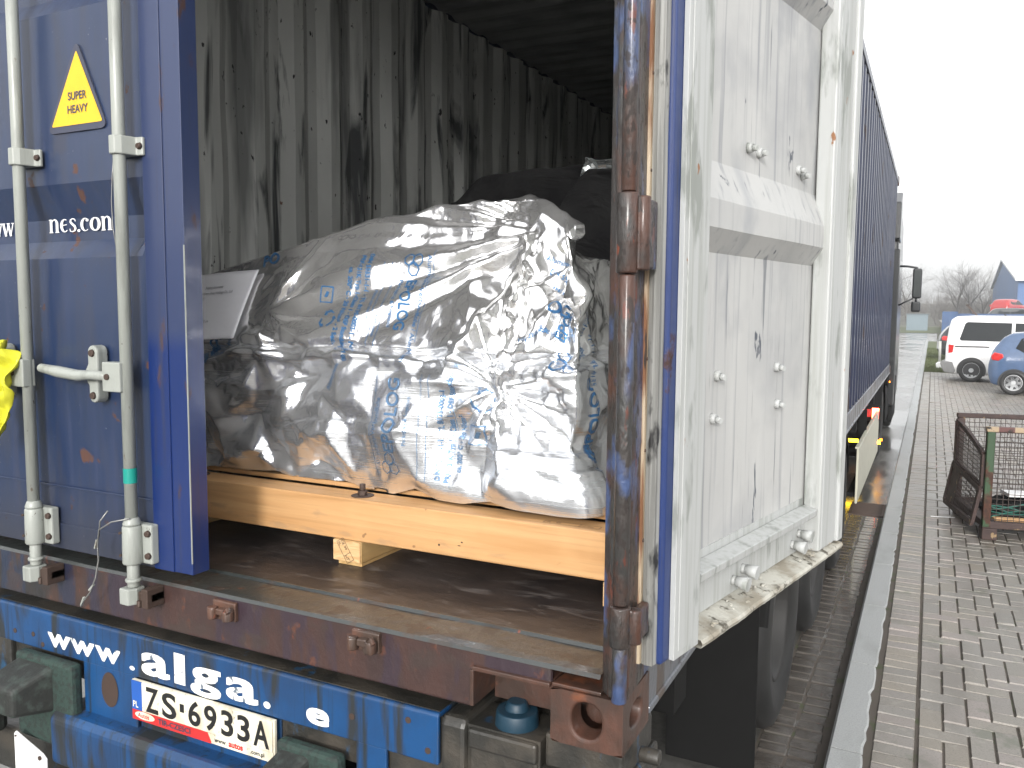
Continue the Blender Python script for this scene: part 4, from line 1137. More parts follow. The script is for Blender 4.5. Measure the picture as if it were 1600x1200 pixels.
# left end of the foil, mostly behind the closed door
parts = [vtext('Verbundfolie', .02, -1.52, 1.86, down=False), rtext('PO', .05, -1.50, 2.125, 15, offset=.0008), rtext('EPOLOG', .05, -1.62, 1.80, 60, offset=.0008), rtext('Aluminium', .02, -1.10, 1.74, 65)]
print_on(parts, .0026).build('printing', M['foil_print'], load, recalc=False)
# document pouch
mb = MB(); rows = []
def pp(u, v):
    X = -1.845+.345*u; z = 1.868+.226*v+.022*u
    p = Vector(surf(X, z, .0)); q = Vector((X, YF+(z-1.875)*.52-.016-.008*u*(1-u)*4, z)); r = q.copy()
    r.y = q.y-.004*math.sin(u*7+v*3); return r
mb.grid([[pp(u, v) for u in np.linspace(0, 1, 30)] for v in np.linspace(0, 1, 18)])
o = mb.build('document_pouch', M['paper'], load, recalc=False); s = o.modifiers.new('t', 'SOLIDIFY'); s.thickness = .004; lab(o, 'white paper in a clear pouch on the foil')
mb = MB()
for i, (s_, u0) in enumerate((('Shipping documents', .22), ('Machinery (Asia) Holdings Co., Ltd', .17), ('No. 12', .17), ('1 of 3', .17), ('3250 kg', .17), ('2980 kg', .17), ('260 x 170 x 150 cm', .17))):
    def fn(u, v, i=i, u0=u0):
        p = pp(u0+.20+u/.345, .76-.085*i+v/.212); return (p.x, p.y-.0035, p.z)
    add_text(mb, s_, .0125, fn, sx=.85)
mb.build('document_text', M['ink'], o, recalc=False)

# ------------------------------------------------------------------ dark load behind
mb = MB(); rows = []
XA, XB = -1.60, -.56
n1, n2 = 70, 46
def dk(u, v):
    # v: 0 bottom front -> .55 top front edge -> 1 top back
    X = XA+(XB-XA)*u
    if v < .55: y, z = 1.98, 1.25+(2.63-1.25)*v/.55
    else: y, z = 1.98+(v-.55)/.45*1.3, 2.63+.06*(v-.55)/.45
    if v > .45: z += .03*smooth(np.array(u), .45, .9)-.12*smooth(np.array(u), .18, 0)
    n = noise.noise(Vector((X*3, v*5, 0)))*.035+noise.noise(Vector((X*9, v*13, 4)))*.012
    return (X-.0*n, y+n*1.0, float(z)+n*.7)
mb.grid([[dk(u, v) for v in np.linspace(0, 1, n2)] for u in np.linspace(0, 1, n1)], smooth=False)
for u in (0, 1):
    L_ = [dk(u, v) for v in np.linspace(0, 1, n2)]; mb.grid([[p for p in L_], [(p[0], 3.3, 1.25) if i == 0 else (p[0], 3.3, p[2]) for i, p in enumerate(L_)]], smooth=False)
dkl = thing('black_covered_load', (-1.1, 2.6, 1.235), 'load under a black cover behind the silver machine, a clear film corner sticking up', 'covered load')
mb.build('cover', M['dark_cover'], dkl, recalc=False)
mb = MB()
ap = [(-.872, 1.84, 2.535), (-.822, 1.80, 2.640), (-.775, 1.80, 2.622), (-.60, 1.80, 2.628), (-.60, 1.84, 2.54), (-.77, 1.84, 2.575)]
def pt(i): return Vector(ap[i])
mb.face([ap[0], ap[1], ap[5]]); mb.face([ap[1], ap[2], ap[5]]); mb.face([ap[2], ap[3], ap[4], ap[5]])
bmesh.ops.subdivide_edges(mb.bm, edges=mb.bm.edges, cuts=4, use_grid_fill=True)
for v in mb.bm.verts: v.co.y += .018*noise.noise(v.co*22); v.co.z += .008*noise.noise(v.co*30)
o = mb.build('film_corner', M['clear_film'], dkl); s = o.modifiers.new('t', 'SOLIDIFY'); s.thickness = .002
# black box right behind the foil
bx = thing('black_crate', (-.5, 1.6, 1.235), 'matt black crate between the silver machine and the container side wall', 'crate')
mb = MB(); mb.prism([(-.80, 1.24), (-.80, 2.36), (-.73, 2.47), (-.66, 2.52), (-.14, 2.48), (-.14, 1.24)], 1, 1.42, 1.90)
bmesh.ops.subdivide_edges(mb.bm, edges=mb.bm.edges, cuts=6, use_grid_fill=True)
for v in mb.bm.verts: v.co.y += .02*noise.noise(v.co*4); v.co.z += .012*noise.noise(v.co*5)
mb.build('cover', M['dark_cover'], bx, bevel=.01)

# ------------------------------------------------------------------ semi-trailer
tr = thing('semi_trailer', (-1.219, 5, 0), 'blue container semi-trailer chassis with a lettered rear beam and a white number plate', 'semi-trailer')
mb = MB(); mb.prism([(.010, 1.046), (.016, 1.052), (.170, 1.052), (.170, 1.040), (.022, 1.040), (.022, .930), (.010, .928)], 0, -2.33, -.452)
rb = mb.build('rear_beam', M['trailer_blue'], tr, bevel=.003); lab(rb, 'bright blue rear beam with white reflective web address letters')
mb = MB(); mb.box(-2.33, -.455, .022, .172, 1.0525, 1.0545); mb.build('beam_top_shade', M['grime_and_shade'], tr)  # dark plate painting in the shade of the gap under the container
mb = MB(); mb.box(-2.33, -.2, .030, .15, .86, 1.0385); mb.build('beam_web', M['grime_and_shade'], tr)
for x, z in ((-.700, .990), (-.535, 1.020), (-.480, .958), (-1.93, .97), (-2.02, .965), (-1.885, .945)):
    mb = MB(); mb.cyl((x, .0105, z), (x, .0085, z), .008, n=12); mb.build('rivet_hole', M['bolt_dark'], tr)
def plane_txt(mb, body, size, x, z, y, **k): add_text(mb, body, size, lambda u, v: (x+u, y, z+v), **k)
def letters(body, size, x, z, **k):
    mb = MB(); plane_txt(mb, body, size, x, z, .0088, **k); return mb.build('lettering', M['retro_white'], rb)
def fit(mb, body, x0, x1, z0, z1, y, offset=0):
    me = text_mesh(body, .1, offset=offset); xs = [v.co.x for v in me.vertices]; ysl = [v.co.y for v in me.vertices]
    a0, a1, b0, b1 = min(xs), max(xs), min(ysl), max(ysl)
    vs = [mb.v((x0+(v.co.x-a0)/(a1-a0)*(x1-x0), y, z0+(v.co.y-b0)/(b1-b0)*(z1-z0))) for v in me.vertices]
    for p in me.polygons:
        try: mb.bm.faces.new([vs[i] for i in p.vertices])
        except ValueError: pass
    bpy.data.meshes.remove(me)
for ch, x0, x1, z0, z1, of in (('w', -1.858, -1.752, .948, .992, .004), ('w', -1.752, -1.644, .948, .992, .004), ('w', -1.640, -1.532, .948, .992, .004), ('.', -1.494, -1.473, .944, .960, 0),
                           ('a', -1.444, -1.330, .945, 1.012, .006), ('l', -1.312, -1.270, .945, 1.033, .004), ('g', -1.250, -1.136, .9285, 1.012, .006), ('a', -1.118, -1.004, .945, 1.010, .006), ('.', -.986, -.962, .946, .968, 0), ('e', -.843, -.770, .942, .986, .005)):
    mb = MB(); dx_ = .0042 if of > .0045 else (.002 if of else 0); q_ = 0
    for ox in ((-1, 1, 0) if dx_ else (0,)):
        for oz in ((-1, 1) if dx_ else (0,)):
            fit(mb, ch, x0+dx_+ox*dx_, x1-dx_+ox*dx_, z0+.0016+oz*.0016, z1-.0016+oz*.0016, .0090-.00012*q_, .0012); q_ += 1
    mb.build('lettering', M['retro_white'], rb)
# number plate in a holder
mb = MB(); mb.box(-1.473, -.940, -.002, .0085, .810, .9270); np_ = mb.build('number_plate', M['plate_white'], tr, bevel=.002); lab(np_, 'white plate reading ZS 6933A in a red and white holder')
mb = MB(); mb.box(-1.428, -.944, -.0065, -.0025, .842, .9265); mb.build('plate_face', M['plate_white'], np_, bevel=.001)
mb = MB(); mb.box(-1.470, -1.4285, -.0064, -.0025, .842, .9265); mb.build('plate_band', M['plate_blue'], np_, bevel=.001)
mb = MB()
for ch, x0, x1, z0, z1 in (('Z', -1.412, -1.360, .846, .920), ('S', -1.346, -1.290, .846, .920), ('6', -1.244, -1.198, .848, .920), ('9', -1.184, -1.138, .848, .920), ('3', -1.122, -1.078, .848, .920), ('3', -1.064, -1.020, .848, .920), ('A', -1.008, -.954, .848, .920)):
    fit(mb, ch, x0, x1, z0, z1, -.0075, .0022)
mb.face([(-1.276, -.0075, .876), (-1.260, -.0075, .876), (-1.260, -.0075, .900), (-1.276, -.0075, .900)])
mb.build('plate_characters', M['plate_ink'], np_)
mb = MB(); plane_txt(mb, 'PL', .026, -1.465, .850, -.0072, sx=.85, offset=.0004); mb.build('country_letters', M['plate_white'], np_)
mb = MB(); mb.box(-1.4725, -1.165, -.0030, -.0021, .8105, .8405); mb.build('holder_band', M['holder_red'], np_)
mb = MB(); mb.face([(-1.16, -.0045, .8135), (-.943, -.0045, .8135), (-.943, -.0045, .8405), (-1.175, -.0045, .8405)]); mb.build('holder_strip', M['plate_white'], np_)
mb = MB(); plane_txt(mb, 'TIR-CZESCI', .022, -1.368, .819, -.0045, sx=1.15, offset=.0005); mb.build('holder_lettering', M['sign_dark'], np_)
mb = MB(); mb.face([(-1.420+.040*math.cos(a), -.0046, .828+.0115*math.sin(a)) for a in np.linspace(0, 6.0, 20)]); mb.build('holder_oval', M['plate_white'], np_)
mb = MB(); plane_txt(mb, 'Autos', .019, -1.448, .822, -.0052, offset=.0003); mb.build('holder_lettering', M['holder_red'], np_)
mb = MB(); plane_txt(mb, 'www.', .019, -1.150, .821, -.0054, offset=.0003); plane_txt(mb, '.com.pl', .017, -1.022, .821, -.0054, offset=.0003); mb.build('holder_lettering', M['plate_ink'], np_)
mb = MB(); plane_txt(mb, 'autos', .0235, -1.098, .8205, -.0054, offset=.0009, sx=.98); mb.build('holder_lettering', M['holder_red'], np_)
# blue plates under the beam, lower bumper bar
mb = MB(); mb.box(-1.700, -1.472, .012, .020, .735, .929); mb.box(-1.472, -.94, .024, .030, .70, .929); mb.box(-.69, -.60, .012, .022, .60, .929)
mb.build('mounting_plate', M['trailer_blue'], tr, bevel=.002)
mb = MB(); mb.face([(-1.585+.036*math.cos(a), .0105, .862+.056*math.sin(a)*(1.0 if math.sin(a) > 0 else .9)) for a in np.linspace(0, 6.1, 24)]); mb.build('plate_opening', M['bolt_dark'], tr)
mb = MB(); mb.prism([(-.03, .775), (-.045, .755), (-.045, .62), (-.02, .60), (.09, .60), (.09, .775)], 0, -1.79, -.02)
mb.build('bumper_bar', M['trailer_blue'], tr, bevel=.012)
mb = MB(); mb.box(-2.33, -.1, .05, .16, .45, .60); mb.build('underrun_bar', M['grime_and_shade'], tr, bevel=.01)
# rubber buffers
def buffer(x0, x1, z0, z1):
    mb = MB(); mb.box(x0+.05, x1, -.028, .010, z0, z1); b = mb.build('buffer_pad', M['green_rubber'], tr, bevel=.012)
    mb = MB(); A = [(x0+.06, -.028, z0+.11), (x1-.09, -.028, z0+.11), (x1-.09, -.028, z1-.02), (x0+.06, -.028, z1-.02)]; Bq = [(x0+.045, -.135, z0+.125), (x1-.125, -.135, z0+.125), (x1-.125, -.135, z1-.06), (x0+.045, -.135, z1-.06)]
    a = [mb.v(p) for p in A]; b2 = [mb.v(p) for p in Bq]; mb.bm.faces.new(b2)
    for i in range(4): mb.bm.faces.new((a[i], a[(i+1) % 4], b2[(i+1) % 4], b2[i]))
    mb.build('rubber_buffer', M['rubber'], b, bevel=.014, seg=3)
buffer(-2.02, -1.70, .655, .925); buffer(-.965, -.715, .63, .895)
# tail lamp cluster at the far left and a white plate hanging on the bar
mb = MB(); mb.box(-2.36, -2.085, -.10, .02, .62, .80); tl = mb.build('tail_lamp', M['rubber'], tr, bevel=.02)
mb = MB(); mb.box(-2.35, -2.135, -.108, -.1005, .635, .78); mb.build('lamp_lens', M['holder_red'], tl, bevel=.006)
mb = MB(); mb.box(-2.42, -2.05, .012, .05, .80, .935); mb.build('lamp_bracket', M['grime_and_shade'], tr, bevel=.008)
mb = MB(); mb.prism([(-1.935, .50), (-1.935, .680), (-1.925, .690), (-1.80, .648), (-1.783, .635), (-1.783, .50)], 1, -.062, -.058)
wp = mb.build('bumper_plate', M['white_paint'], tr, bevel=.001)
mb = MB(); mb.cyl((-1.812, -.062, .632), (-1.812, -.066, .632), .007, n=10); mb.cyl((-1.925, -.062, .675), (-1.925, -.065, .675), .003, n=8); mb.build('plate_bolt', M['bolt_dark'], wp)
# right-hand end: grimy twist-lock carrier under the casting
mb = MB(); mb.prism([(.014, .60), (.014, 1.030), (.024, 1.050), (.30, 1.050), (.30, .60)], 0, -.450, -.383)
mb.build('beam_end', M['grime_and_shade'], tr, bevel=.012)
mb = MB(); mb.box(-.380, -.205, .025, .30, .70, 1.030); mb.box(-.380, -.205, .018, .045, .985, 1.034); mb.box(-.200, .0, .010, .26, .70, .985); mb.box(-.19, -.01, .03, .24, .985, 1.064)
mb.build('twist_lock_carrier', M['grime_and_shade'], tr, bevel=.008)
mb = MB(); mb.cyl((-.285, .085, 1.034), (-.285, .085, 1.072), .052, .048, 24); mb.cyl((-.285, .085, 1.072), (-.285, .085, 1.092), .030, .022, 16); mb.build('twist_lock', M['knob_teal'], tr, bevel=.003)
mb = MB(); mb.cyl((-.075, .020, .90), (-.075, -.02, .90), .045, n=16); mb.cyl((.0, .12, 1.02), (.045, .12, 1.02), .017, n=12); mb.tube([(.0, .12, .96), (.03, .06, .94), (.03, .0, .90), (-.03, -.02, .86)], .014, n=8); mb.build('lock_lever', M['grime_and_shade'], tr, bevel=.003)
# chassis beams, axles, wheels
mb = MB()
for x in (-1.62, -.82): mb.box(x-.06, x+.06, .15, 9.2, .62, 1.0); 
for x in (-1.62, -.82): mb.box(x-.06, x+.06, 8.6, 12.1, .93, 1.06)
mb.build('frame_rail', M['chassis'], tr)
mb = MB()
for y in (.5, 3.0, 6.3, 8.8, 12.0): mb.box(-2.40, -.03, y, y+.12, .93, 1.06)
mb.build('outrigger', M['chassis'], tr)
def wheel(x0, x1, y, r, parent, sgn=1, name='wheel'):
    """outer face at x1"""
    mb = MB(); W = abs(x1-x0); prof = []
    s = 1 if x1 > x0 else -1
    for t, q in ((0, r*.62), (.0, r*.84), (.05*W, r*.95), (.14*W, r*.992), (.86*W, r*.992), (.95*W, r*.95), (W, r*.84), (W*1.0, r*.80), (W*.98, r*.66), (W*.93, r*.575)):
        prof.append((x0+s*t, q))
    n = 56; rows = []
    for i in range(n+1):
        a = 2*math.pi*i/n; rows.append([(px, y+math.cos(a)*q, r+math.sin(a)*q) for px, q in prof])
    mb.grid(rows)
    for gx_ in (.25, .42, .58, .75):
        pass
    t = mb.build(name, M['tyre'], parent)
    mb = MB(); rows = []
    pr_ = [(W*.93, r*.575), (W*.95, r*.56), (W*.90, r*.53), (W*.55, r*.48), (W*.42, r*.34), (W*.62, r*.30), (W*.66, r*.18), (W*.80, r*.16), (W*.80, 0.001)]
    for i in range(n+1):
        a = 2*math.pi*i/n; rows.append([(x0+s*px, y+math.cos(a)*q, r+math.sin(a)*q) for px, q in pr_])
    mb.grid(rows); rm = mb.build('rim', M['rim'], t)
    mb = MB()
    for i in range(10):
        a = 2*math.pi*i/10; mb.cyl((x0+s*W*.60, y+math.cos(a)*r*.25, r+math.sin(a)*r*.25), (x0+s*W*.72, y+math.cos(a)*r*.25, r+math.sin(a)*r*.25), .016, n=6)
    mb.build('wheel_nuts', M['bolt_dark'], t)
    return t
RW = .515
for y in (2.50, 3.84, 5.22):
    wheel(-.42, -.035, y, RW, tr); wheel(-CW+.42, -CW+.035, y, RW, tr)
    mb = MB(); mb.cyl((-CW+.3, y, RW), (-.3, y, RW), .07, n=14); mb.build('axle', M['chassis'], tr)
mb = MB(); mb.box(-.43, -.05, 1.86, 1.872, .05, .92); mb.box(-CW+.05, -CW+.43, 1.86, 1.872, .12, .92); mb.build('mud_flap', M['chassis'], tr, bevel=.002)
mb = MB()
for yc in (2.5, 3.84, 5.22):
    rows = []
    for a in np.linspace(15, 165, 18): rows.append([(x, yc+math.cos(R(a))*(RW+.065), RW+math.sin(R(a))*(RW+.065)) for x in (-.43, -.045, -.03)]+[(-.03, yc+math.cos(R(a))*(RW+.04), RW+math.sin(R(a))*(RW+.04))])
    mb.grid(rows)
mb.build('mudguard', M['chassis'], tr)
mb = MB(); mb.box(-.045, -.025, 6.75, 10.05, .20, .72); mb.box(-.06, -.022, 6.75, 10.05, .715, .735); lab(mb.build('side_panel', M['cream_panel'], tr, bevel=.004), 'cream side guard panel')
mb = MB(); mb.box(-.12, -.046, 6.8, 10, .25, .29); mb.box(-.12, -.046, 8, 8.05, .25, .95); mb.build('panel_stay', M['chassis'], tr)
mb = MB(); mb.box(-.34, -.10, 9.45, 9.47, .385, .425); mb.build('side_marker', M['yellow_lit'], tr, bevel=.002)
mb = MB(); mb.box(-.10, -.06, 8.2, 8.23, .84, .88); mb.build('side_marker', M['amber_lit'], tr, bevel=.004)

# ------------------------------------------------------------------ tractor unit
tk = thing('truck_tractor', (-1.219, 13.4, 0), 'dark truck cab beyond the far end of the blue container, its mirror sticking out', 'truck')
dark = plain('cab_dark', (.012, .014, .016), .3, coat=.4)
M['cab'] = dark
mb = MB(); mb.prism([(12.72, .95), (12.72, 3.55), (13.1, 3.66), (14.6, 3.50), (15.02, 2.4), (15.12, .55), (14.0, .45), (13.2, .95)], 0, -CW+.03, .012)
mb.build('cab', M['cab'], tk, bevel=.06, seg=3)
mb = MB(); mb.box(.013, .016, 13.6, 14.6, 2.1, 2.85); mb.build('side_window', plain('glass_dark', (.02, .025, .028), .08), tk, bevel=.001)
mb = MB(); mb.prism([(12.5, 3.10), (12.55, 3.66), (13.0, 3.86), (13.1, 3.40), (12.95, 3.06)], 0, -.11, .035); mb.build('air_deflector', M['cab'], tk, bevel=.02)
mb = MB(); mb.box(.10, .12, 12.55, 12.60, 1.05, 2.9) if False else mb.box(-.05, .045, 12.46, 12.70, .55, 2.95); mb.build('side_fairing', M['cab'], tk, bevel=.02)
mir = None
mb = MB(); mb.box(.205, .345, 13.86, 13.98, 2.22, 2.715); mir = mb.build('wing_mirror', M['cab'], tk, bevel=.03, seg=3)
mb = MB(); mb.box(.200, .340, 13.85, 13.98, 1.995, 2.17); mb.build('wide_angle_mirror', M['cab'], mir, bevel=.03, seg=3)
mb = MB(); mb.tube([(.0, 13.95, 2.76), (.12, 13.95, 2.755), (.27, 13.92, 2.725), (.27, 13.92, 2.69)], .018, n=8); mb.tube([(.0, 13.95, 2.10), (.10, 13.95, 2.16), (.22, 13.92, 2.22)], .014, n=8); mb.cyl((.27, 13.92, 2.15), (.27, 13.92, 2.24), .02, n=8)
mb.build('mirror_arm', M['cab'], mir)
mb = MB(); mb.box(.225, .325, 13.855, 13.8595, 2.26, 2.68); mb.build('mirror_glass', plain('mirror_glass', (.10, .11, .11), .15, .6), mir)
for x0, x1 in ((-.36, -.03), (-CW+.36, -CW+.03)): wheel(x0, x1, 14.3, .50, tk); wheel(x0-.3*(1 if x0 > -1 else -1), x1, 10.75, .50, tk)
mb = MB(); mb.box(-1.7, -1.58, 9.9, 14.5, .70, .92); mb.box(-.86, -.74, 9.9, 14.5, .70, .92); mb.build('frame_rail', M['chassis'], tk)
mb = MB(); rows = []
for a in np.linspace(-8, 188, 30): rows.append([(x, 10.75+math.cos(R(a))*.60, .50+math.sin(R(a))*.58) for x in (-.62, -.02)]+[(-.012, 10.75+math.cos(R(a))*.57, .50+math.sin(R(a))*.55)])
mb.grid(rows); mb.box(-.60, -.02, 10.13, 10.15, .22, .60); mb.build('fender', M['chassis'], tk)
mb = MB(); mb.box(-.72, -.02, 11.5, 12.45, .35, .88); mb.build('fuel_tank', M['chassis'], tk, bevel=.08, seg=3)
mb = MB(); mb.box(-.035, .035, 12.5, 13.7, .30, .95); mb.build('step_box', M['chassis'], tk, bevel=.02)
mb = MB(); mb.box(-.42, -.01, 9.98, 10.08, .60, .785); tl2 = mb.build('tail_lamp', M['chassis'], tk, bevel=.01)
mb = MB(); mb.box(-.105, -.025, 9.972, 9.9795, .635, .765); mb.build('lit_red_lamp', M['red_lit'], tl2)
mb = MB(); mb.box(-.17, -.115, 9.972, 9.9795, .65, .75); mb.build('lamp_lens', M['holder_red'], tl2)
mb = MB(); mb.box(-.012, .002, 12.2, 12.22, .93, .955); mb.box(-.03, .002, 10.6, 10.62, .26, .29) ; mb.build('side_marker', M['amber_lit'], tk)
mb = MB(); mb.box(-.065, .0, 10.12, 10.128, .285, .335) ; mb.build('low_marker', M['orange_lit'], tk)

# ------------------------------------------------------------------ drain in the gutter
dr = thing('drain_grate', (.08, 7.45, 0), 'rectangular iron drain grate set in the gutter by the kerb', 'drain')
mb = MB(); mb.box(-.13, .20, 7.16, 7.19, -.02, .012); mb.box(-.13, .20, 7.69, 7.72, -.02, .012); mb.box(-.13, -.10, 7.19, 7.69, -.02, .012); mb.box(.17, .20, 7.19, 7.69, -.02, .012); mb.build('rim', M['bolt_dark'], dr)
mb = MB()
for k in range(9): mb.box(-.10, .17, 7.215+k*.052, 7.240+k*.052, -.02, .010)
mb.build('bars', M['bolt_dark'], dr)

# ------------------------------------------------------------------ mesh cage
gth = R(11.3)
Mc = Matrix.Translation((.985, 6.30, .1)) @ Matrix.Rotation(gth, 4, 'Z')
cage = thing('mesh_box_pallet', (.985+.6, 6.9, .1), 'rusty green and brown steel mesh stillage on the pavement, left side flap hanging open', 'mesh container')
mg = rusty_paint('cage_green', (.018, .055, .018), .50, .6, .5); M['cage_green'] = mg.done()
mg = Mat('cage_brown', (.045, .024, .020), .65); mg.layer(mg.noise(9, .45, .6, detail=7), (.035, .02, .018), .7); mg.layer(mg.noise(14, .62, .66, detail=7), (.22, .15, .08), .7); M['cage_brown'] = mg.done()
M['cage_wire'] = plain('cage_wire', (.07, .055, .05), .5, .4)
m = Mat('cage_rail', (.10, .04, .035), .6)
ch_ = m.N.new('ShaderNodeTexWave'); ch_.wave_type = 'BANDS'; ch_.bands_direction = 'X'; ch_.inputs['Scale'].default_value = 1.35; m.L.new(m.tc.outputs['Object'], ch_.inputs['Vector'])
m.layer(m.rng(ch_.outputs['Fac'], .45, .55), (.33, .25, .16), .6); m.layer(m.noise(12, .55, .6, detail=8), (.02, .015, .012), .7); M['cage_rail'] = m.done()
LX, LY, HZ = 1.24, 1.02, .93
def cb(x0, x1, y0, y1, z0, z1): return MB(Mc).box(x0, x1, y0, y1, z0, z1)
cb(-.004, .056, -.004, .056, .11, HZ-.02).build('post', M['cage_green'], cage, bevel=.006)
cb(-.004, .056, LY-.056, LY+.004, .11, HZ-.02).build('post', M['cage_brown'], cage, bevel=.006)
cb(LX-.056, LX+.004, -.004, .056, .11, HZ-.02).build('post', M['cage_brown'], cage, bevel=.006)
cb(LX-.056, LX+.004, LY-.056, LY+.004, .11, HZ-.02).build('post', M['cage_brown'], cage, bevel=.006)
lab(cb(-.010, LX+.010, -.008, .050, HZ-.0195, HZ+.022).build('top_rail', M['cage_rail'], cage, bevel=.006), 'front top rail in flaked pale and dark paint')
cb(-.010, LX+.010, LY-.050, LY+.008, HZ-.0195, HZ+.022).build('top_rail', M['cage_brown'], cage, bevel=.006)
cb(LX-.050, LX+.008, .051, LY-.051, HZ-.0195, HZ+.020).build('top_rail', M['cage_brown'], cage, bevel=.006)
mbm = MB(Mc)
def mesh_panel(o, ex, ey, W_, H_, st=.042, r=.0030, bow=0):
    mb = MB(Mc); o, ex, ey = Vector(o), Vector(ex), Vector(ey); nrm = ex.cross(ey).normalized()
    nx = int(W_/st); ny = int(H_/st)
    for i in range(nx+1):
        a = o+ex*(W_*i/nx); mb.cyl(a+nrm*.003, a+ey*H_+nrm*.003+ex*random.uniform(-.006, .006), r, n=5, cap=False)
    for j in range(ny+1):
        a = o+ey*(H_*j/ny); mb.cyl(a-nrm*.003, a+ex*W_-nrm*.003+ey*random.uniform(-.005, .005), r, n=5, cap=False)
    return mb.build('mesh_panel', M['cage_wire'], cage, recalc=False)
mesh_panel((.056, .022, .13), (1, 0, 0), (0, 0, 1), LX-.11, HZ-.15)
mesh_panel((.056, LY-.022, .13), (1, 0, 0), (0, 0, 1), LX-.11, HZ-.15)
mesh_panel((LX-.022, .056, .13), (0, 1, 0), (0, 0, 1), LY-.11, HZ-.15)
# left side: upper half panel with a sagging top bar, lower half flap swung outwards
def frame(pts, wd, mt, name='flap_frame', closed=True, md=.028):
    mb = MB(Mc)
    P_ = [Vector(p) for p in pts]
    for a, b in zip(P_, P_[1:]+([P_[0]] if closed else [])): mb.bar(a, b, wd, md, up=(1, 0, .01))
    return mb.build(name, mt, cage, bevel=.003)
topc = [(-.012, .06+.9*t, HZ-.10-.115*(1-t)**1.2+.012*math.sin(t*math.pi)+.05*t) for t in np.linspace(0, 1, 8)]
frame([(-.012, .96, .50), (-.012, .06, .44)]+topc, .045, M['cage_brown'])
frame([(-.018, .92, .52), (-.018, .92, HZ-.05)], .085, M['cage_brown'], closed=False)
mesh_panel((-.012, .08, .47), (0, 1, .05), (0, 0, 1), .84, .30, .034)
oq = Vector((-.02, .06, .42)); dn = Vector((-.17, 0, -.985)).normalized()
flp = [oq, oq+Vector((0, .92, .06)), oq+Vector((0, .92, .06))+dn*.37, oq+dn*.30]
frame(flp, .05, M['cage_brown'])
mb = MB(Mc); q0 = oq+Vector((-.004, .62, .04)); q1 = oq+Vector((-.004, .93, .06)); mb.face([q0, q1, q1+dn*.37, q0+dn*.34]); o = mb.build('flap_plate', M['cage_brown'], cage); o.modifiers.new('t', 'SOLIDIFY').thickness = .006
mesh_panel(oq, (0, 1, .06), dn, .62, .33, .034)
cb(-.004, LX+.004, -.002, .052, .10, .155).build('base_rail', M['cage_brown'], cage, bevel=.005)
cb(-.004, LX+.004, LY-.052, LY+.002, .10, .155).build('base_rail', M['cage_brown'], cage, bevel=.005)
cb(-.002, .050, .053, LY-.053, .10, .155).build('base_rail', M['cage_brown'], cage, bevel=.005)
cb(LX-.050, LX+.002, .053, LY-.053, .10, .155).build('base_rail', M['cage_brown'], cage, bevel=.005)
cb(.051, LX-.051, .053, LY-.053, .12, .132).build('base_plate', M['cage_brown'], cage)
for x, y in ((-.004, -.004), (LX-.11, -.004), (-.004, LY-.11), (LX-.11, LY-.11)): cb(x, x+.114, y, y+.114, .0, .099).build('foot', M['cage_brown'], cage, bevel=.008)
# scrap lying in it
def scrap(name, o, label, cat): return tag(o, label, cat)
mb = MB(Mc); mb.bar((.10, .10, .165), (.62, .16, .150), .07, .022); scrap('', mb.build('wood_slat', M['pine'], loc=Mc @ Vector((.35, .13, .15)), bevel=.002), 'pale wooden slat lying at the front inside the mesh container', 'wood slat')
mb = MB(Mc); mb.bar((.30, .55, .30), (1.15, .62, .30), .20, .03); scrap('', mb.build('white_board', M['white_paint'], loc=Mc @ Vector((.7, .58, .28)), bevel=.002), 'white board lying flat across the scrap inside the mesh container', 'board')
mb = MB(Mc); 
for a_ in range(5):
    pts = [(.08+.9*t, .12+.10*math.sin(3*t+a_)+.05*a_, .17+.05*math.sin(5*t+a_*1.3)+.02*a_) for t in np.linspace(0, 1, 22)]
    mb.tube(pts, .007, n=5)
scrap('', mb.build('strapping', plain('green_strap', (.01, .12, .09), .35), loc=Mc @ Vector((.5, .2, .14))), 'tangled green plastic strapping on the floor of the mesh container', 'strapping')
mb = MB(Mc); n_ = 26
mb.grid([[(.12+.95*u, .25+.65*v, .14+.11*(math.sin(u*math.pi)*math.sin(v*math.pi))**.5+.06*noise.noise(Vector((u*6, v*6, 1)))+.03*noise.noise(Vector((u*17, v*17, 1)))) for u in np.linspace(0, 1, n_)] for v in np.linspace(0, 1, n_)], smooth=False)
scrap('', mb.build('scrap_sheet', M['dark_cover'], loc=Mc @ Vector((.6, .6, .14))), 'crumpled dark sheet filling the bottom of the mesh container', 'sheet')
mb = MB(Mc); mb.tube([(.66, .13, .20), (.72, .12, .235), (.78, .13, .20), (.80, .15, .165)], [.03, .045, .04, .025], n=10); scrap('', mb.build('work_glove', plain('orange_rag', (.42, .24, .09), .7), loc=Mc @ Vector((.73, .13, .15))), 'tan bundle of rag against the front mesh inside the container', 'rag')
mb = MB(); mb.bar((.60, 6.98, .104), (.80, 7.02, .106), .018, .004); tag(mb.build('plastic_strip', M['white_paint'], loc=(.7, 7, .1)), 'thin white strip lying on the pavers beside the mesh container', 'litter')

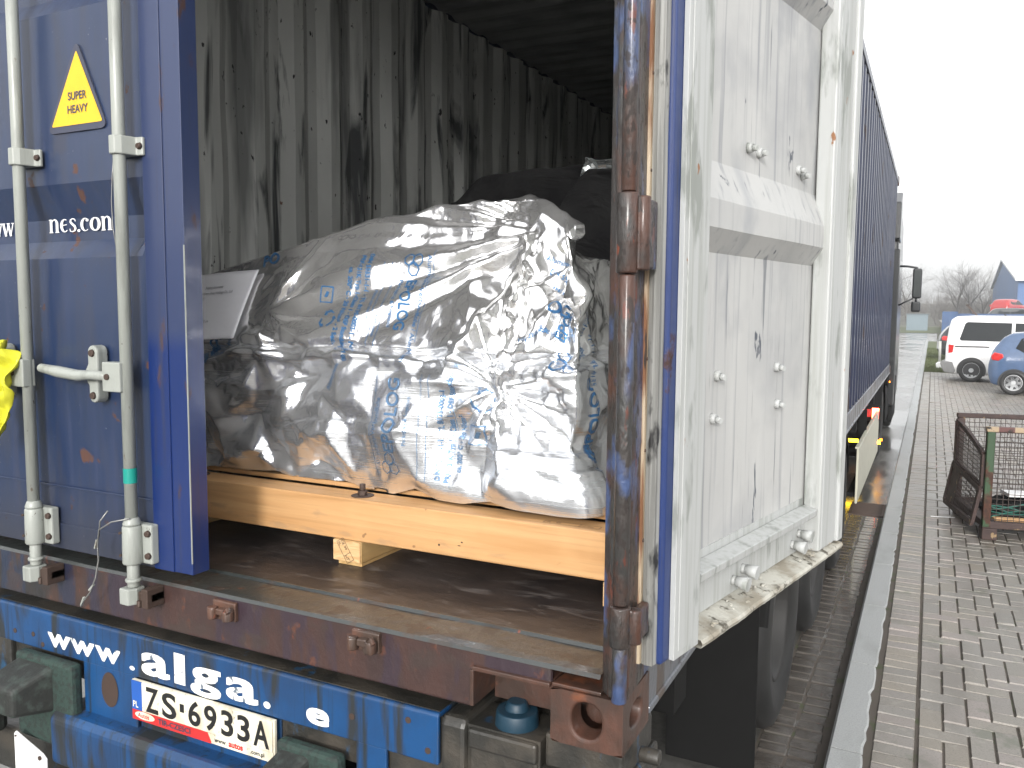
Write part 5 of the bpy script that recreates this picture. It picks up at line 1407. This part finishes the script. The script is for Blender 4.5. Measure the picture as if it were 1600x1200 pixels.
# ------------------------------------------------------------------ vehicles
def car_paint(name, col): return plain(name, col, .25, coat=.8)
M['glass'] = plain('car_glass', (.012, .015, .017), .12, spec=.25); M['plastic'] = plain('plastic_black', (.03, .03, .032), .55); M['alloy'] = plain('alloy', (.50, .51, .52), .4, .2)
M['lens_red'] = plain('lens_red', (.50, .02, .02), .2, coat=.8)
def loft(mb, sts, n=9):
    """sts: (x, half width, z bottom, z belt, half roof width, z top); local x along the car, y across"""
    rows = []
    for (x, hw, zb_, zb2, hr, zt_) in sts:
        h = []
        h += [(hw*.90, zb_), (hw*.985, zb_+.06), (hw, zb_+(zb2-zb_)*.35), (hw*1.0, zb_+(zb2-zb_)*.7), (hw*.975, zb2)]
        for t in (.25, .5, .75, .92): h.append((hw*.975+(hr-hw*.975)*t, zb2+(zt_-zb2)*t))
        h += [(hr*.93, zt_-.004 if zt_ > zb2+.02 else zt_), (hr*.5, zt_+.012), (0, zt_+.018)]
        row = [(x, -a, b) for a, b in h]+[(x, a, b) for a, b in h[-2::-1]]
        rows.append(row)
    mb.grid(rows, smooth=True); mb.face(rows[0]); mb.face(rows[-1][::-1])
    return mb
def car_wheel(root, x, s, r, M_, hubs=7, hw=.8):
    mb = MB(M_); rows = []; n = 32
    y1 = s*hw; y0 = s*(hw-.19)
    for i in range(n+1):
        a = 2*math.pi*i/n; rows.append([(x+math.cos(a)*q, yy, r+math.sin(a)*q) for yy, q in ((y0, r*.6), (y0, r*.93), (y0+s*.02, r), (y1-s*.02, r), (y1, r*.94), (y1, r*.70), (y1-s*.02, r*.66))])
    mb.grid(rows); t = mb.build('wheel', M['tyre'], root)
    mb = MB(M_); mb.cyl((x, y1-s*.045, r), (x, y1-s*.05, r), r*.68, n=28); mb.build('brake', M['plastic'], t)
    mb = MB(M_); rows = []
    for i in range(n+1):
        a = 2*math.pi*i/n; rows.append([(x+math.cos(a)*q, yy, r+math.sin(a)*q) for yy, q in ((y1-s*.022, r*.67), (y1-s*.012, r*.64), (y1-s*.022, r*.57))])
    mb.grid(rows)
    mb.cyl((x, y1-s*.030, r), (x, y1-s*.016, r), r*.62, r*.58, 28); mb.cyl((x, y1-s*.016, r), (x, y1-s*.006, r), r*.2, r*.17, 16); mb.build('hub_cap', M['alloy'], t)
    mb = MB(M_)
    for k in range(hubs):
        a = 2*math.pi*(k+.5)/hubs; w_ = math.pi/hubs*.55
        mb.face([(x+math.cos(a+da)*r*q, y1-s*.0145, r+math.sin(a+da)*r*q) for da, q in ((-w_, .54), (-w_*.5, .34), (w_*.5, .34), (w_, .54))])
    mb.build('hub_openings', M['plastic'], t)
def arch(root, x, s, r, M_, hw):
    mb = MB(M_); mb.prism([(x+math.cos(R(a))*(r+.035), r+math.sin(R(a))*(r+.035)) for a in range(-25, 206, 11)], 1, s*(hw-.22), s*(hw+.004)); return mb.build('wheel_arch', M['plastic'], root)
def side_poly(root, name, mt, poly, M_, s, y, th=.004, bevel=.0):
    mb = MB(M_); mb.prism(poly, 1, s*y, s*(y+th)); return mb.build(name, mt, root, bevel=bevel)
def inset_poly(root, name, mt, poly, M_, s, yfun):
    """a pane that follows the lean of the side: y depends on z"""
    mb = MB(M_); A = [mb.v((x, s*yfun(z), z)) for x, z in poly]; B = [mb.v((x, s*(yfun(z)+.004), z)) for x, z in poly]
    mb.bm.faces.new(A); mb.bm.faces.new(B[::-1]); k = len(poly)
    for i in range(k): mb.bm.faces.new((A[i], A[(i+1) % k], B[(i+1) % k], B[i]))
    return mb.build(name, mt, root)
# white van, rear at local x = 0, side facing the camera is local -y
def van(x, y, rz, name, label, paint):
    root = thing(name, (x, y, .1), label, 'van'); M_ = Matrix.Translation((x, y, .1)) @ Matrix.Rotation(rz, 4, 'Z')
    mb = MB(M_)
    loft(mb, [(-.03, .80, .32, .95, .74, 1.0), (.02, .86, .24, 1.02, .73, 1.50), (.07, .885, .22, 1.06, .74, 1.70), (.18, .895, .20, 1.07, .76, 1.775), (.6, .90, .20, 1.08, .77, 1.80), (1.6, .90, .20, 1.08, .77, 1.80), (2.5, .90, .20, 1.06, .76, 1.79), (2.9, .90, .20, 1.05, .74, 1.72), (3.4, .89, .20, 1.02, .70, 1.30), (3.62, .88, .20, 1.00, .78, 1.04), (4.1, .86, .22, .92, .74, .93), (4.36, .78, .28, .70, .66, .75)])
    body = mb.build('body', car_paint(name+'_paint', paint), root, recalc=True)
    yf = lambda z: .88+(.77-.88)*max(0, (z-1.07)/.72)+.004
    for s in (-1, 1):
        inset_poly(root, 'side_window', M['glass'], [(.34, 1.13), (.30, 1.17), (.42, 1.60), (.48, 1.64), (1.52, 1.62), (1.52, 1.12)], M_, s, yf)
        inset_poly(root, 'side_window', M['glass'], [(1.60, 1.12), (1.60, 1.62), (2.55, 1.60), (2.55, 1.10)], M_, s, yf)
        inset_poly(root, 'side_window', M['glass'], [(2.63, 1.10), (2.63, 1.60), (2.85, 1.56), (3.25, 1.10)], M_, s, yf)
        side_poly(root, 'sliding_rail', M['plastic'], [(.20, .955), (.20, .985), (1.02, .985), (1.02, .955)], M_, s, .897, .010)
        side_poly(root, 'tail_light', M['lens_red'], [(.045, .78), (.045, 1.02), (.17, 1.00), (.15, .80)], M_, s, .884, .012)
        for xx in (.62, 3.35): arch(root, xx, s, .32, M_, .897); car_wheel(root, xx, s, .32, M_, 9, .915)
        side_poly(root, 'lower_trim', M['plastic'], [(1.05, .20), (1.05, .30), (2.92, .30), (2.92, .20)], M_, s, .895, .010)
    mb = MB(M_); mb.prism([(-.12, .40), (-.15, .50), (-.12, .56), (.16, .54), (.24, .30), (.20, .22), (-.05, .25)], 1, -.90, .90); mb.build('rear_bumper', plain('bumper_grey', (.16, .16, .16), .5), root, bevel=.02)
    mb = MB(M_); mb.box(-.045, -.005, -.66, .66, 1.06, 1.55) if False else mb.face([(-.035, -.66, 1.05), (-.035, .66, 1.05), (.045, .64, 1.60), (.045, -.64, 1.60)]); mb.build('rear_window', M['glass'], root)
    mb = MB(M_); mb.cyl((1.35, 0, 1.81), (1.30, 0, 1.87), .02, .012, 8); mb.build('aerial', M['plastic'], root)
    return root
van(1.00, 25.35, R(-5), 'white_van', 'white van with a long dark side window and grey rear bumper, parked side-on', (.78, .78, .78))
# blue small hatchback
def hatch(x, y, rz, name, label, paint, L=3.4, cat='car', H=1.46, hubs=6, detail=True, z0=.1):
    root = thing(name, (x, y, z0), label, cat); M_ = Matrix.Translation((x, y, z0)) @ Matrix.Rotation(rz, 4, 'Z'); k = L/3.4; h = H/1.46
    mb = MB(M_)
    loft(mb, [(x_*k, a, b*h, c*h, d, e*h) for (x_, a, b, c, d, e) in ((-.02, .66, .42, .70, .58, .74), (.04, .74, .26, .88, .60, 1.00), (.12, .79, .22, .93, .58, 1.14), (.25, .81, .20, .94, .56, 1.32), (.42, .815, .20, .94, .56, 1.42), (.8, .815, .20, .93, .57, 1.455), (1.5, .815, .20, .92, .57, 1.46), (2.0, .815, .20, .90, .55, 1.40), (2.4, .81, .20, .90, .58, 1.10), (2.62, .80, .20, .89, .68, .93), (3.0, .77, .22, .82, .64, .84), (3.3, .70, .26, .62, .58, .68), (3.4, .60, .34, .5, .5, .55))])
    mb.build('body', car_paint(name+'_paint', paint), root)
    yf = lambda z: .795+(.56-.795)*max(0, (z/h-.93)/.50)+.006
    for s in (-1, 1):
        inset_poly(root, 'side_window', M['glass'], [(p*k, q*h) for p, q in ((.52, 1.08), (.62, 1.30), (.80, 1.36), (1.12, 1.36), (1.12, .98), (.70, .98))], M_, s, yf)
        inset_poly(root, 'side_window', M['glass'], [(p*k, q*h) for p, q in ((1.18, .97), (1.18, 1.37), (1.80, 1.34), (2.30, .96))], M_, s, yf)
        mb = MB(M_); mb.prism([(p*k, q*h) for p, q in ((.055, .80), (.04, .90), (.10, .98), (.28, .94), (.30, .86), (.20, .78))], 1, s*.72, s*.812); mb.build('tail_light', M['lens_red'], root, bevel=.02)
        for xx in (.52*k, 2.85*k): arch(root, xx, s, .285, M_, .812); car_wheel(root, xx, s, .285, M_, hubs, .832)
        side_poly(root, 'door_handle', M['plastic'], [(1.05*k, .86*h), (1.05*k, .885*h), (1.2*k, .885*h), (1.2*k, .86*h)], M_, s, .815, .015)
    mb = MB(M_); mb.face([(.07*k, -.56, .98*h), (.07*k, .56, .98*h), (.30*k, .50, 1.36*h), (.30*k, -.50, 1.36*h)]); mb.build('rear_window', M['glass'], root)
    mb = MB(M_); mb.face([(2.56*k, -.62, .95*h), (2.56*k, .62, .95*h), (2.02*k, .50, 1.385*h), (2.02*k, -.50, 1.385*h)]); mb.build('windscreen', M['glass'], root)
    return root
hatch(1.88, 21.65, R(-9), 'blue_hatchback', 'small pale blue hatchback with seven spoke wheel covers, in front of the white van', (.07, .115, .21), hubs=7)
hatch(.80, 36.5, R(3), 'black_car', 'black car whose nose shows to the left of the white van', (.015, .016, .018), L=4.1)
# cars on the raised yard behind the blue fence
mb = MB(); mb.box(1.4, 60, 67.2, 130, -.02, .95)
tag(mb.build('raised_yard', M['paver']), kind='structure')
hatch(4.15, 70, R(-2), 'dark_saloon', 'dark grey car with only its roof and windows above the blue fence', (.06, .065, .065), L=4.3, H=1.40, z0=.951)
hatch(5.6, 82, R(60), 'red_car', 'red car parked high up before the blue hall', (.40, .02, .02), L=3.8, H=1.45, z0=1.75) 
mb = MB(); mb.box(4.5, 30, 80, 90, .96, 1.745); tag(mb.build('loading_ramp', M['granite']), kind='structure')
hatch(6.6, 73, R(-8), 'silver_car', 'pale silver car at the right edge behind the blue fence', (.6, .6, .6), L=4.2, H=1.40, z0=.951)

# ------------------------------------------------------------------ buildings, fence
mfb = Mat('fence_blue', (.018, .07, .18), .5); mfb.layer(mfb.noise((.5, .5, 2), .4, .6), (.022, .06, .15)); M['fence_blue'] = mfb.done()
fence = thing('blue_fence', (8, 66, 0), 'long plain blue board fence behind the parked cars', 'fence')
mb = MB()
for k in range(60):
    x = 1.15+k*.5; mb.box(x, x+.494, 66, 66.05, .0, 1.93+(.14 if k < 2 else 0)-.0)
mb.build('boards', M['fence_blue'], fence)
mb = MB(); mb.box(1.15, 31, 66.051, 66.12, 1.75, 1.83); mb.box(1.15, 31, 66.051, 66.12, .4, .48); mb.build('rail', M['fence_blue'], fence)
hall = thing('blue_hall', (20, 115, 0), 'big blue gabled hall with a pale roof at the right edge', 'hall')
mh = Mat('hall_blue', (.05, .13, .30), .55); mh.layer(mh.noise((.2, .2, .2), .4, .6), (.055, .12, .27)); M['hall_blue'] = mh.done()
mb = MB(); mb.prism([(96, -.02), (135, -.02), (135, 5.4), (117.5, 8.3), (96, 5.25)], 0, 8.0, 70)
mb.build('wall', M['hall_blue'], hall)
mb = MB(); mb.prism([(95.2, 5.20), (117.5, 8.38), (135.6, 5.36), (135.6, 5.56), (117.5, 8.60), (95.2, 5.42)], 0, 7.7, 70.2); mb.build('roof', plain('hall_roof', (.75, .75, .76), .4), hall)
mb = MB(); mb.cyl((25, 117, 8.4), (25, 117, 9.6), .3, n=10); mb.build('vent', M['alloy'], hall)
mb = MB()
for k in range(60): mb.box(8.0+k, 8.04+k, 95.985, 96.0, 0, 5.2)
mb.build('cladding_seams', M['fence_blue'], hall)
cab_ = thing('grey_hut', (-.8, 100, 0), 'small grey blue hut beyond the end of the road', 'hut')
mb = MB(); mb.box(-2.0, .10, 100, 102.5, 0, 1.75); mb.build('wall', plain('hut_grey', (.16, .21, .24), .6), cab_)
mb = MB(); mb.box(-2.1, .2, 99.9, 102.6, 1.75, 1.85); mb.build('roof', plain('hut_roof', (.12, .15, .17), .6), cab_)
bol = thing('marker_stone', (.80, 30.5, .1), 'low white painted marker stone on the grass strip by the kerb', 'marker')
mb = MB(); mb.prism([(.72, .1), (.70, .24), (.78, .32), (.90, .30), (.94, .1)], 1, 30.3, 30.7); mb.build('stone', M['white_paint'], bol, bevel=.03)
mb = MB(); mb.cyl((.82, 30.5, .3), (.80, 30.5, 1.02), .045, n=10); mb.build('post', plain('marker_post', (.45, .45, .42), .6), bol)
mb = MB(); mb.box(5.2-2.25, 5.35-2.25, 64, 64.05, 1.9, 2.0); mb.bar((2.62, 64, 2.52), (3.3, 64, 1.75), .10, .12); mb.bar((2.55, 64, 2.50), (2.75, 64, 2.52), .10, .12)
tag(mb.build('lamp_arm', M['bolt_dark'], loc=(3, 64, 1.9)), 'dark bent arm rising above the blue fence left of the cars', 'arm')
# unseen building added behind the camera for a dark band in wet paint reflections
hb = thing('unseen_warehouse', (5, -48, 0), 'long grey building added unseen behind the photographer for reflections', 'unseen_warehouse')
mb = MB(); mb.box(-60, 60, -60, -48, 0, 6.5); mb.build('wall', plain('warehouse_wall', (.20, .20, .19), .7), hb)
mb = MB(); mb.box(-60.5, 60.5, -60.5, -47.5, 6.5, 6.9); mb.build('roof', plain('warehouse_roof', (.12, .12, .12), .7), hb)

# ------------------------------------------------------------------ trees
M['bark'] = plain('bark', (.085, .075, .065), .85)
def tree_mesh(seed, H, spread=1.0, depth=6, n0=4):
    r = random.Random(seed); mb = MB()
    def grow(p, d, L, rad, lvl):
        steps = 4 if lvl < 3 else 3; pts = [p]; q = p.copy(); dd = d.copy()
        for i in range(steps):
            dd = (dd+Vector((r.gauss(0, .13), r.gauss(0, .13), r.gauss(.06, .07)))).normalized(); q = q+dd*L/steps; pts.append(q.copy())
        rs = [rad*(1-.45*i/steps) for i in range(steps+1)]
        mb.tube(pts, rs, n=6 if lvl < 2 else 3, cap=False)
        if lvl >= depth: return
        for k in range(r.choice((2, 3, 3)) if lvl > 0 else n0):
            i = r.randint(1 if lvl else 2, steps); t = pts[i]
            a = r.uniform(0, 6.28); tilt = r.uniform(.35, .95)*spread
            side = Vector((math.cos(a), math.sin(a), 0)); side = (side-dd*side.dot(dd)).normalized()
            nd = (dd*math.cos(tilt)+side*math.sin(tilt)).normalized()
            grow(t, nd, L*r.uniform(.58, .82), rs[i]*.62, lvl+1)
        grow(pts[-1], dd, L*.72, rs[-1], lvl+1)
    grow(Vector((0, 0, 0)), Vector((0, 0, 1)), H*.34, H*.022, 0)
    return mb
protos = []
specs = [(3.55, 130, 9.2, 1, 'bare tree left of the pair in the middle of the far treeline', 0), (5.6, 130, 9.9, 2, 'tallest bare tree, second from the blue hall', .6), (-2.2, 118, 9.6, 3, 'bare tree behind the truck mirror', 1.1), (7.5, 140, 8.6, 4, 'bare tree partly hidden by the gable of the blue hall', 2.0), (-5.6, 122, 9.0, 5, 'bare tree mostly hidden by the truck cab', 0)]
for x, y, h, sd_, lb, rz in specs:
    mbt = tree_mesh(sd_*13+1, h, 1.12, 6); zmax = max(v.co.z for v in mbt.bm.verts); bmesh.ops.scale(mbt.bm, vec=(h/zmax,)*3, verts=mbt.bm.verts)
    t = thing('bare_tree', (x, y, 0), lb, 'tree', 'bare trees along the far end of the yard')
    bmesh.ops.translate(mbt.bm, vec=(x, y, 0), verts=mbt.bm.verts); mbt.build('branches', M['bark'], t, recalc=False)
# far wood: twiggy mass on a low rise
base = [tree_mesh(90+k, 1, 1.15, 4, 4) for k in range(4)]
mes = []
for b in base:
    me = bpy.data.meshes.new('w'); b.bm.to_mesh(me); mes.append(me)
vall, fall = [], []; nv_ = 0
rr = random.Random(5)
for k in range(240):
    me = mes[k % 4]; x = rr.uniform(-26, 26); y = rr.uniform(142, 185); h = rr.uniform(3.5, 6.6)*(1+.25*noise.noise(Vector((x*.12, y*.1, 0)))); a = rr.uniform(0, 6.28); wd = h*rr.uniform(.9, 1.4)
    co_ = np.empty(len(me.vertices)*3); me.vertices.foreach_get('co', co_); co_ = co_.reshape(-1, 3)
    X = co_[:, 0]*math.cos(a)-co_[:, 1]*math.sin(a); Y = co_[:, 0]*math.sin(a)+co_[:, 1]*math.cos(a)
    vall.append(np.stack([X*wd+x, Y*wd+y, co_[:, 2]*h-.1], 1)); fall += [[i+nv_ for i in p.vertices] for p in me.polygons]; nv_ += len(co_)
me = bpy.data.meshes.new('far_wood'); me.from_pydata(np.concatenate(vall).tolist(), [], fall); me.materials.append(plain('far_twigs', (.13, .115, .10), .9))
o = bpy.data.objects.new('far_wood', me); C.objects.link(o); tag(o, kind='stuff')
mb = MB(); mb.grid([[(x, y, -.05+(1-abs((y-215)/75))*(3.9+2.2*noise.noise(Vector((x*.03, y*.03, 2))))) for x in np.linspace(-160, 160, 50)] for y in np.linspace(141, 289, 14)])
mh = Mat('hill', (.115, .11, .08), .9); mh.layer(mh.noise((.3, .3, .6), .4, .6, detail=7), (.075, .07, .055)); tag(mb.build('hill', mh.done()), kind='structure')

# ------------------------------------------------------------------ the damp air
mb = MB(); mb.box(-170, 170, -70, 300, -1.03, 34)
hz = bpy.data.materials.new('haze'); hz.use_nodes = True; hn = hz.node_tree; hn.nodes.remove(hn.nodes['Principled BSDF'])
pv = hn.nodes.new('ShaderNodeVolumePrincipled'); pv.inputs['Color'].default_value = (.93, .95, .97, 1); pv.inputs['Density'].default_value = .0020; pv.inputs['Anisotropy'].default_value = .2
hn.links.new(pv.outputs[0], hn.nodes['Material Output'].inputs['Volume'])
tag(mb.build('haze', hz), kind='stuff')
